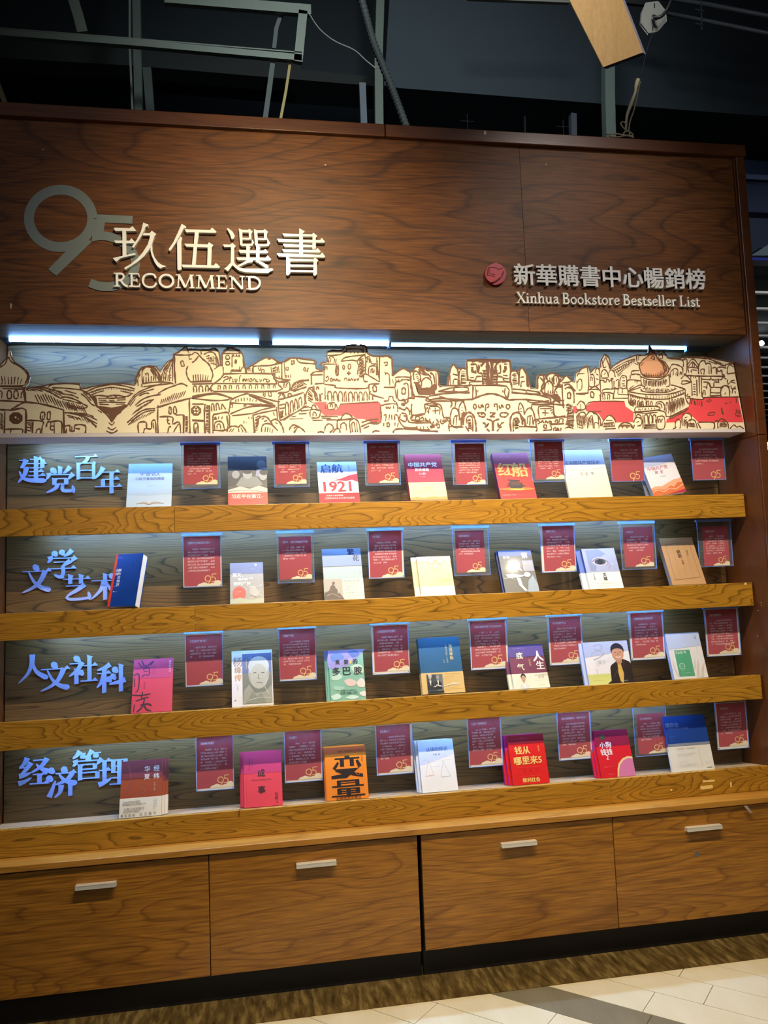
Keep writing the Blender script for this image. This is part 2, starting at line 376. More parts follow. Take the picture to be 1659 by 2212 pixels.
# ------------------------------------------------------------------ glyph strokes
def stroke_polys(spec, wv=9, wh=4.5, ser=7):
    """strokes written 'K x y x y ...' -> closed 2-D outlines (y down)"""
    out = []
    for s in spec.split(';'):
        t = s.split()
        if not t: continue
        k, n = t[0], [float(v) for v in t[1:]]
        if k in 'HhVvD': x0, y0, x1, y1 = n[:4]
        if k == 'H':
            out.append([(x0, y0-wh/2), (x1-2, y1-wh/2), (x1, y1+wh/2), (x0+2, y0+wh/2)])
            out.append([(x1-ser*1.9, y1-wh/2+.2), (x1-ser*.9, y1-wh/2-ser), (x1+ser*.35, y1+wh/2), (x1-ser*1.6, y1+wh/2)])
        elif k == 'h':
            out.append([(x0, y0-wh/2), (x1, y1-wh/2), (x1, y1+wh/2), (x0, y0+wh/2)])
        elif k == 'V':
            out.append([(x0-wv/2-ser*.15, y0-ser*.35), (x0+wv/2+ser*.45, y0+ser*.4), (x0+wv/2, y0+ser*.9), (x1+wv/2, y1-1), (x1-wv/2, y1+1), (x0-wv/2, y0+ser*.6)])
        elif k == 'v':
            out.append([(x0-wv/2, y0), (x0+wv/2, y0), (x1+wv/2, y1), (x1-wv/2, y1)])
        elif k in 'PNTDUK':
            if k in 'UK': w0 = n[0]; n = n[1:]
            pts = [(n[i], n[i+1]) for i in range(0, len(n), 2)]
            if len(pts) == 2:
                (xa, ya), (xb, yb_) = pts; pts = [(xa+(xb-xa)*i/4, ya+(yb_-ya)*i/4) for i in range(5)]
            else: pts = catmull(pts, 4)
            m = len(pts)-1; ws = []
            for i in range(m+1):
                u = i/m
                if k in 'PT': w = wv*(1.12*(1-u)**.6+.16)
                elif k == 'N': w = wv*(.22+1.15*u**.9) if u < .93 else wv*.5
                elif k == 'D': w = wv*(.25+1.25*math.sin(math.pi*(.08+.72*u)))
                else: w = w0
                ws.append(w)
            out += [list(q) for q in ribbon_quads(pts, ws)[0]]
            if k == 'D':
                out.append(ellipse(pts[-1][0], pts[-1][1], ws[-1]/2, ws[-1]/2, 10))
        elif k == 'O':
            cx, cy, rx, ry, w = n[:5]
            pts = ellipse(cx, cy, rx, ry, 22); pts.append(pts[0])
            out += [list(q) for q in ribbon_quads(pts, [w]*len(pts))[0]]
        elif k == 'F':
            out.append([(n[i], n[i+1]) for i in range(0, len(n), 2)])
    return out
STEP = .00011
def solid(mb, polys, mp, d):
    nd = Vector(d).normalized()*-1
    for i, q in enumerate(polys): mb.prism([mp(x, y)+nd*(STEP*(i % 11)) for x, y in q], Vector(d)+nd*(-STEP*(i % 11)))
    return mb

SONG = {
'建': 'H 40 12 84 12;v 84 12 84 44;H 28 28 98 28;h 40 44 86 44;H 38 58 88 58;H 34 73 94 73;V 62 2 62 90;h 2 15 26 15;P 27 12 20 30 8 44;h 10 43 28 43;P 28 40 22 68 0 99;N 4 56 16 80 42 90 98 92',
'党': 'V 50 2 50 30;D 18 8 32 24;P 86 3 76 16 62 28;P 10 26 10 36 2 50;h 10 33 90 33;P 97 30 88 40 80 50;V 30 47 30 70;v 72 47 72 70;h 30 48 74 48;h 30 68 72 68;P 40 68 34 84 2 100;U 12 60 68 58 88 68 94 90 94;P 92 98 97 90 94 74',
'百': 'H 0 11 98 11;P 58 11 50 26 32 36;V 16 36 16 99;v 82 36 82 98;h 16 36 84 36;h 16 64 82 64;h 16 93 82 93;F 76 36 84 28 94 36 88 42',
'年': 'P 32 0 20 22 0 44;H 22 19 92 19;H 28 47 90 47;v 31 47 31 74;H 0 75 99 75;V 62 19 62 101',
'学': 'D 20 4 30 18;D 46 0 54 14;P 86 1 74 14 58 24;P 10 22 12 34 2 46;h 8 30 92 30;P 99 27 90 36 84 44;h 24 44 72 44;P 80 40 66 50 52 60;H 2 68 99 68;U 13 54 58 56 82 52 94;P 56 94 42 98 24 88',
'文': 'D 38 2 52 18;H 0 25 99 25;P 80 24 62 62 34 86 0 101;N 22 27 40 62 66 84 99 94',
'艺': 'H 0 20 99 20;V 28 4 28 38;V 66 4 66 38;h 12 46 74 46;P 80 42 54 62 26 78 14 90;U 10 14 86 24 96 60 97 90 94;P 92 98 97 88 92 70',
'术': 'H 0 28 99 28;V 50 2 50 101;P 46 30 34 64 0 98;N 54 30 70 62 100 84;D 66 4 80 18',
'人': 'P 46 0 44 36 30 70 0 101;N 46 22 60 62 100 88',
'社': 'D 18 2 34 18;h 2 28 40 28;P 46 24 30 50 0 74;V 26 48 26 101;D 34 54 46 66;V 72 2 72 90;H 50 37 99 37;H 40 92 99 92',
'科': 'P 46 0 26 12 2 19;H 0 31 48 31;V 26 14 26 101;P 26 34 16 62 0 82;D 34 46 46 58;D 56 12 68 26;D 50 36 62 50;V 84 2 84 99;P 99 58 72 66 42 71',
'经': 'P 28 0 18 20 2 35;h 4 34 26 33;P 40 18 22 44 2 64;P 2 64 20 61 40 53;P 0 90 20 84 42 72;h 48 10 86 10;P 94 6 74 34 40 54;N 58 24 76 42 100 54;H 46 61 92 61;V 69 61 69 92;H 36 94 100 94',
'济': 'D 6 2 20 13;D 0 28 14 40;P 8 98 18 74 28 44;D 50 0 62 13;H 28 20 96 20;P 86 20 66 44 28 58;N 40 22 60 46 100 58;P 48 60 44 84 26 101;V 78 58 78 99',
'管': 'P 24 0 14 14 0 24;h 16 9 44 9;D 28 12 38 20;P 66 0 56 14 44 24;h 60 9 96 9;D 72 12 82 20;D 46 20 56 29;P 8 30 10 42 0 50;h 8 35 92 35;P 99 31 90 41 84 49;V 25 48 25 101;h 25 48 76 48;v 76 48 76 64;h 25 64 78 64;h 25 76 84 76;v 84 76 84 98;h 25 96 84 96',
'理': 'H 0 10 42 10;H 0 43 40 43;v 20 10 20 80;P 0 94 22 86 44 72;V 50 8 50 54;v 92 8 92 54;h 50 9 96 9;h 50 31 92 31;h 50 53 92 53;v 71 9 71 94;H 46 73 99 73;H 36 95 101 95',
}
LAT = {
'X': (84, 'U 15 10 2 72 98;U 7 70 2 8 98;U 6 -2 3 28 3;U 6 56 3 84 3;U 6 -4 97 24 97;U 6 54 97 88 97'),
'i': (36, 'U 14 18 40 18 98;U 6 4 42 22 42;U 6 3 97 33 97;F 9 18 18 10 27 18 18 27'),
'n': (72, 'U 14 18 40 18 98;U 6 4 42 20 42;U 6 3 97 33 97;U 12 22 54 36 41 52 46 54 98;U 6 42 97 70 97'),
'h': (72, 'U 14 18 0 18 98;U 6 4 3 20 3;U 6 3 97 33 97;U 12 22 54 36 41 52 46 54 98;U 6 42 97 70 97'),
'u': (70, 'U 13 15 40 15 82;U 6 2 42 18 42;U 12 15 78 24 95 42 92 52 80;U 13 52 40 52 98;U 6 40 42 54 42;U 6 52 97 66 97'),
'a': (62, 'U 11 12 52 28 40 44 46 46 66 48 92 60 97;U 10 46 62 22 68 12 84 24 96 46 84'),
'B': (76, 'U 15 18 2 18 98;U 6 3 3 30 3;U 6 3 97 30 97;U 12 16 4 46 6 56 22 46 42 18 47;U 13 18 48 52 52 64 74 50 94 16 96'),
'o': (66, 'O 33 69 23 28 11'),
'k': (70, 'U 14 18 0 18 98;U 6 3 3 20 3;U 6 3 97 33 97;U 7 56 42 24 72;U 13 30 64 60 98;U 6 44 42 68 42;U 6 46 97 74 97'),
's': (52, 'U 11 44 52 30 40 14 50 24 66 42 78 38 93 20 97 6 86'),
't': (44, 'U 13 20 20 20 84 28 96 44 90;U 7 4 42 42 42'),
'r': (52, 'U 14 18 40 18 98;U 6 4 42 20 42;U 6 3 97 35 97;U 11 22 54 34 41 50 46'),
'e': (60, 'U 9 12 64 52 62 46 44 30 40 14 52 11 76 26 96 54 86'),
'l': (36, 'U 14 18 0 18 98;U 6 3 3 20 3;U 6 3 97 33 97'),
'L': (72, 'U 15 18 2 18 98;U 6 3 3 36 3;U 8 3 96 62 96;U 7 60 98 66 76'),
' ': (28, ''),
}
CAP = {
'R': 'U 17 24 2 24 98;U 7 2 4 40 4;U 7 2 96 44 96;U 13 24 6 62 7 72 28 56 50 26 53;U 15 50 52 74 84 100 97',
'E': 'U 17 24 2 24 98;U 9 2 4 86 4;U 7 84 4 88 26;U 8 24 50 68 50;U 7 68 38 68 62;U 10 2 95 88 95;U 8 86 98 94 72',
'C': 'U 13 92 32 82 8 50 3 20 16 7 50 20 86 50 98 80 92 97 66',
'O': 'O 50 50 42 45 15',
'M': 'U 8 17 4 11 96;U 15 17 4 52 95;U 7 83 4 52 95;U 15 84 4 90 96;U 7 0 4 24 4;U 7 76 4 100 4;U 7 -2 96 26 96;U 7 74 96 104 96',
'N': 'U 8 20 4 20 96;U 15 18 4 84 97;U 8 84 4 84 97;U 7 2 4 26 4;U 7 68 4 100 4;U 7 4 96 36 96',
'D': 'U 16 24 2 24 98;U 7 2 4 30 4;U 7 2 96 30 96;U 14 22 6 60 7 90 28 92 62 68 90 22 95',
}
M_LETTER = flat('f4f4ec', .16, .5, coat=.3)
def plane_map(y): return lambda px, py: atY(px, py, y)

# --- big traced characters (each outline in the frame of a 6.636x enlargement)
BIG = {
'first': ((230, 470), 'F 105 150 120 146 335 152 372 124 432 192 400 192 125 190;F 112 328 330 332 357 298 412 352 400 368 128 362;F 228 180 278 180 284 545 232 552;F 92 582 145 568 405 508 418 518 410 534 300 558 200 585 140 634;'
 'F 528 72 602 102 594 124 562 132 540 190 480 300 392 430 370 420 378 400 440 310 490 210;F 535 222 620 224 650 190 718 238 688 266 640 256 520 254;F 628 250 690 262 668 330 650 400 600 480 540 556 440 640 360 690 275 744 256 728 270 712 350 665 440 590 520 500 590 390 615 310;F 632 420 654 400 660 480 690 570 740 640 800 682 850 692 848 706 800 714 776 730 730 700 690 640 650 550 630 470'),
'second': ((230, 470), 'F 1078 88 1142 128 1138 145 1110 152 1060 250 990 370 915 474 896 468 895 450 960 350 1030 200;F 1012 350 1062 270 1084 290 1074 330 1076 700 1080 738 1034 756 1018 740;F 1122 168 1485 178 1514 144 1580 204 1565 220 1140 208;F 1268 200 1326 205 1300 400 1276 690 1224 690 1250 400;'
 'F 1118 374 1450 386 1470 354 1534 396 1506 430 1145 415;F 1452 410 1508 420 1496 700 1444 700;F 1076 674 1540 686 1568 652 1632 708 1615 724 1095 712'),
'third': ((470, 470), 'F 132 155 150 152 215 200 245 255 240 290 215 308 195 300 182 250 160 205;F 305 155 325 166 352 176 430 178 458 164 502 200 484 236 484 312 450 312 448 214 355 212 358 380 480 378 492 356 490 310 506 330 524 356 500 400 470 408 355 408 322 390;F 357 290 450 290 450 316 357 312;'
 'F 520 162 545 176 570 182 650 182 680 168 722 204 706 240 706 318 668 318 666 218 572 218 578 382 705 384 716 362 712 296 734 336 754 362 734 404 700 412 570 412 535 394;F 572 296 670 298 670 322 572 318;'
 'F 412 404 440 404 474 430 460 448 460 580 412 580;F 552 404 580 406 618 436 604 450 600 590 552 586;F 300 466 660 474 684 450 726 496 712 512 324 506;F 266 570 690 578 716 544 768 600 752 616 292 608;F 430 590 505 618 500 640 430 650 310 704 286 690 360 650 420 612;F 556 612 640 640 726 690 728 716 706 728 680 716 600 660 544 630;'
 'F 74 384 180 388 210 364 264 406 238 436 238 640 214 662 188 650 192 420 96 420;F 230 632 262 676 320 718 400 732 700 734 780 730 796 742 790 756 750 772 728 794 560 790 400 782 310 760 250 716 214 680;F 190 644 232 652 200 700 150 768 96 732 140 700'),
'fourth': ((470, 470), 'F 1170 152 1246 198 1236 214 1222 222 1226 540 1174 540;F 928 228 1352 240 1374 218 1428 262 1408 290 1410 440 1374 456 1358 440 1362 272 956 268;F 850 304 1470 322 1492 294 1540 344 1526 362 880 346;F 938 380 1370 394 1370 424 960 416;F 922 452 1400 464 1434 440 1480 488 1466 502 950 492;F 852 514 1466 532 1500 504 1542 558 1528 574 880 554;'
 'F 984 560 1012 572 1040 590 1042 800 1010 828 988 816;F 1040 590 1370 600 1398 574 1446 616 1424 640 1424 810 1396 834 1374 822 1376 630 1040 624;F 1040 674 1378 680 1378 706 1040 702;F 1040 752 1376 758 1376 786 1040 780'),
}
t = empty('lettering', atY(240, 590, .012), 'large raised white four character title with a line of serif capitals under it', 'sign lettering', None)
for k, (o, sp) in BIG.items():
    mb = MB(); solid(mb, stroke_polys(sp), lambda x, y, o=o: atY(o[0]+x/6.636, o[1]+y/6.636, -.006), (0, .016, 0))
    mb.build('character', M_LETTER, t, bevel=.0012)
zt, zb = atY(246, 589, -.004).z, atY(246, 619, -.004).z
for ch, a, b in (('R', 245, 276), ('E', 278, 304), ('C', 306, 339), ('O', 342, 377), ('M', 380, 419), ('M', 424, 463), ('E', 467, 492), ('N', 494, 529), ('D', 531, 563)):
    xa, xb = atY(a, 605, -.004).x, atY(b, 612, -.004).x
    mb = MB(); solid(mb, stroke_polys(CAP[ch]), lambda x, y: Vector((xa+(xb-xa)*x/100, -.004, zt+(zb-zt)*y/100)), (0, .015, 0))
    mb.build('capital_letter', M_LETTER, t)
# --- right lettering
t = empty('lettering', atY(1110, 620, .012), 'smaller raised off-white nine character sign with English line, right of the red emblem', 'sign lettering')
xa, xb = atY(1109, 593, -.004).x, atY(1524.5, 600, -.004).x
zc = (atY(1130, 569, -.004).z+atY(1130, 616, -.004).z)/2; hh = atY(1130, 569, -.004).z-atY(1130, 616, -.004).z
txt = '新華購書中心暢銷榜'
for i, ch in enumerate(txt):
    V, Fc, bb = tmesh(ch, .0, .5)
    cx = xa+(xb-xa)*(i+.5)/9; s = (xb-xa)/9.02
    mb = MB()
    for dx, dy in ((-.021, -.012), (.021, -.012), (0, .012), (.021, .012), (-.021, .012)):
        n = len(mb.v); x0 = (bb[0]+bb[1])/2; y0 = .378
        mb.v += [Vector((cx+(v[0]-x0+dx)*s, (.012-(v[2]+.5)*.016)-(dx+.03)*.008-(dy+.02)*.006, zc+(v[1]-y0+dy)*s)) for v in V]
        mb.f += [tuple(n+j for j in f) for f in Fc]
    mb.build('character', M_LETTER, t)
s = 'Xinhua Bookstore Bestseller List'
tw = sum(LAT[c][0] for c in s); xa, xb = atY(1116.5, 640, -.004).x, atY(1512, 650, -.004).x; k = (xb-xa)/tw
z0 = atY(1125, 630, -.004).z; z1 = atY(1125, 654, -.004).z
x = xa
for c in s:
    if c != ' ':
        mb = MB(); solid(mb, stroke_polys(LAT[c][1]), lambda gx, gy: Vector((x+gx*k, -.002, z0+(z1-z0)*gy/100)), (0, .013, 0)); mb.build('small_letter', M_LETTER, t)
    x += LAT[c][0]*k
# --- red emblem disc with a heart-like open book
e = empty('emblem', atY(1072, 591, .012), 'round red emblem with an embossed heart, left of the smaller lettering', 'emblem')
f = lambda x, y: atY(1040+x/6.38, 555+y/6.38, -.002)
mb = MB(); solid(mb, [ellipse(197, 232, 148, 150, 32)], f, (0, .013, 0)); mb.build('disc', flat('a00f1e', .35), e, bevel=.001)
f2 = lambda x, y: atY(1040+x/6.38, 555+y/6.38, -.008)
mb = MB(); solid(mb, [[(116, 140), (200, 145), (238, 172), (300, 148), (302, 200), (260, 280), (190, 330), (124, 350), (92, 320), (64, 290), (66, 262), (88, 262), (92, 200)]], f2, (0, .006, 0)); mb.build('heart', flat('ac1222', .35), e, bevel=.001)
f3 = lambda x, y: atY(1040+x/6.38, 555+y/6.38, -.009)
mb = MB()
for pts, w in (([(104, 140), (96, 200), (92, 252)], 7), ([(92, 252), (140, 256), (176, 276)], 7), ([(118, 150), (116, 226), (160, 232), (185, 250)], 6), ([(104, 142), (200, 146), (238, 170), (300, 146)], 7), ([(312, 185), (285, 260), (220, 320), (160, 350)], 6), ([(64, 292), (124, 350), (185, 330)], 5)):
    q, _ = ribbon_quads(catmull(pts, 3), [w]*99 if len(pts) > 2 else [w]*2); solid(mb, [list(z) for z in q], f3, (0, .002, 0))
mb.build('emblem_lines', flat('5a0a12', .2, coat=.4), e)
# --- grey 95 decal
d = empty('number_decal', atY(160, 620, .012), 'huge flat grey number 95 behind the white title', 'decal')
g9 = lambda x, y: atY(x/2, 380+y/2, .0104)
M_DEC = flat('6f7a78', .5)
mb = MB(); pts = ellipse(262, 184, 137, 124, 40); pts.append(pts[0])
mb9 = [list(q) for q in ribbon_quads(pts, [43]*41)[0]] + [[(348, 262), (398, 284), (244, 432), (208, 404)]]
solid(mb, mb9[:-1], g9, (0, .0008, 0)); solid(mb, mb9[-1:], lambda x, y: g9(x, y)-Vector((0, .0014, 0)), (0, .0008, 0)); mb.build('nine', M_DEC, d)
g5 = lambda x, y: atY(x/2, 380+y/2, .0086)
mb = MB(); arc = [(398, 264), (440, 258), (490, 268), (540, 296), (575, 336), (586, 385), (568, 430), (530, 462), (480, 478), (430, 476), (388, 462)]
q5 = [[(420, 166), (574, 173), (571, 207), (453, 201), (446, 250), (395, 285), (404, 240)]]+[list(q) for q in ribbon_quads(catmull(arc, 3), [38]*31)[0]]
solid(mb, q5, g5, (0, .0009, 0)); mb.build('five', M_DEC, d)
# paint nicks on the fascia
mb = MB()
for (px, py, w, h) in ((93, 323, 2, 4), (703, 356, 4, 3), (24, 661, 3, 12), (1180, 355, 2, 4), (1048, 287, 5, 8)):
    yy = .0112 if py != 287 else -.0128
    mb.prism([atY(px-w/2, py-h/2, yy), atY(px+w/2, py-h/2+1, yy), atY(px+w/2-1, py+h/2, yy), atY(px-w/2, py+h/2-1, yy)], (0, .0006, 0))
mb.build('paint_nicks', flat('cfc8b8'), hd)

# --- four blue category titles on the back boards
M_BLUE = flat('9db4f2', .35, coat=.2)
ROWS = {1: (('建', 39, 985, 101, 1043), ('党', 99, 1006, 160, 1064), ('百', 161, 980, 211, 1036), ('年', 204, 1009, 263, 1065)),
        2: (('文', 48, 1219, 110, 1279), ('学', 101, 1188, 164, 1247), ('艺', 135, 1239, 195, 1296), ('术', 197, 1238, 257, 1295)),
        3: (('人', 40, 1414, 103, 1474), ('文', 88, 1430, 150, 1491), ('社', 149, 1416, 210, 1476), ('科', 209, 1435, 271, 1495)),
        4: (('经', 40, 1637, 105, 1697), ('济', 101, 1658, 166, 1721), ('管', 157, 1622, 220, 1684), ('理', 213, 1637, 276, 1697))}
LAB = {1: 'pale blue cut-out title of four characters, top tier left end', 2: 'pale blue four character title partly behind the blue book, second tier',
       3: 'pale blue four character title beside the crimson book, third tier', 4: 'pale blue four character title touching the maroon book, lowest tier'}
for r, cs in ROWS.items():
    yy = yback(LIPT[r]+.12)-.006
    t = empty('category_title', atY(cs[0][1], cs[0][4], yy), LAB[r], 'sign lettering', 'category titles on the back boards')
    for ch, x0, y0, x1, y1 in cs:
        c0 = atY((x0+x1)/2, (y0+y1)/2, yy); w = (atY(x1, y0, yy)-atY(x0, y0, yy)).length; h = (atY(x0, y0, yy)-atY(x0, y1, yy)).length
        mb = MB(); solid(mb, stroke_polys(SONG[ch], wv=14.5, wh=4, ser=9), lambda gx, gy: Vector((c0.x+(gx-50)/100*w, yback(c0.z+(50-gy)/100*h)-.006, c0.z+(50-gy)/100*h)), (0, .005, 0))
        mb.build('character', M_BLUE, t)
# ------------------------------------------------------------------ skyline mural: tilted cut-out board on a folded ledge
MP0 = Vector((0, .070, 2.183)); MDIR = Vector((0, .050, .323)).normalized(); MN = Vector((0, -MDIR.z, MDIR.y))  # normal toward the viewer
def mur(px, py, off=0.0): return atPlane(px, py, MP0+MN*off, MN)
SEC = {'A': 0, 'B': 415, 'C': 829, 'D': 1244}
OUT = ('A -120,300 -60,340 0,352 30,320 60,290 72,222 88,222 98,280 130,330 200,372 240,410 258,455 245,505 215,540 240,552 300,540 380,530 430,515 560,508 690,512 700,555 745,550 800,535 880,522 960,510 1060,508 1130,518 1165,525 1170,470 1195,410 1225,368 1290,356 1350,362 1385,410 1410,365 1450,320 1490,300 1500,270 1490,262 1560,225 1605,185 1625,215|'
 'B 60,215 70,220 150,215 185,205 235,240 245,355 262,360 262,250 330,200 430,245 445,280 455,370 462,395 500,360 570,320 640,282 665,300 690,290 740,320 775,330 830,290 900,290 1050,310 1065,345 1070,380 1100,388 1128,402 1140,348 1100,350 1110,335 1165,320 1165,245 1200,225 1300,225 1330,182 1490,180 1515,250 1560,270|'
 'C 0,275 30,272 75,300 80,445 130,400 170,378 220,405 245,410 265,370 320,362 380,400 440,395 470,410 480,530 545,528 560,440 585,360 605,345 635,385 665,375 710,380 715,305 880,300 935,302 940,308 1085,310 1095,405 1130,398 1160,405 1190,370 1225,400 1250,460 1270,550 1320,555 1325,440 1350,435 1400,440 1450,420 1500,425 1540,460 1580,438 1630,490 1650,500|'
 'D 0,420 50,380 110,360 125,420 170,370 205,385 215,310 245,255 290,290 300,385 340,345 420,300 525,262 600,265 628,245 635,176 660,215 690,250 740,228 780,260 790,285 900,290 950,282 1100,278 1200,295 1365,330')
outline = []
for part in OUT.split('|'):
    s, *pp = part.split()
    for q in pp:
        x, y = q.split(','); outline.append((SEC[s]+float(x)/4, 700+float(y)/4))
zb = MP0.z
def bottom(x): # world point on the bottom edge
    return Vector((x, MP0.y, zb))
loop = [mur(px, py) for px, py in outline]
loop[0].x = XL+.004
loop = [Vector((XL+.004, MP0.y, zb))]+loop+[Vector((XR-.004, MP0.y, zb))]
loop[-2].x = XR-.004
mr = empty('skyline_mural', ((XL+XR)/2, MP0.y, zb), 'long cream cut-out board printed with a brown woodcut city skyline and red fields', 'mural')
MB().prism(loop, -MN*.012).build('cutout_board', flat('ddd3b6', .6, .3), mr)
MB().hexa([(XL+.004, .070, zb-.0150), (XR-.004, .070, zb-.0150), (XR-.008, .190, zb-.0190), (XL+.004, .190, zb-.0190),
           (XL+.004, .070, zb-.0005), (XR-.004, .070, zb-.0005), (XR-.008, .190, zb-.0150), (XL+.004, .190, zb-.0150)]).build('ledge', flat('cfc8cc', .5), mr)

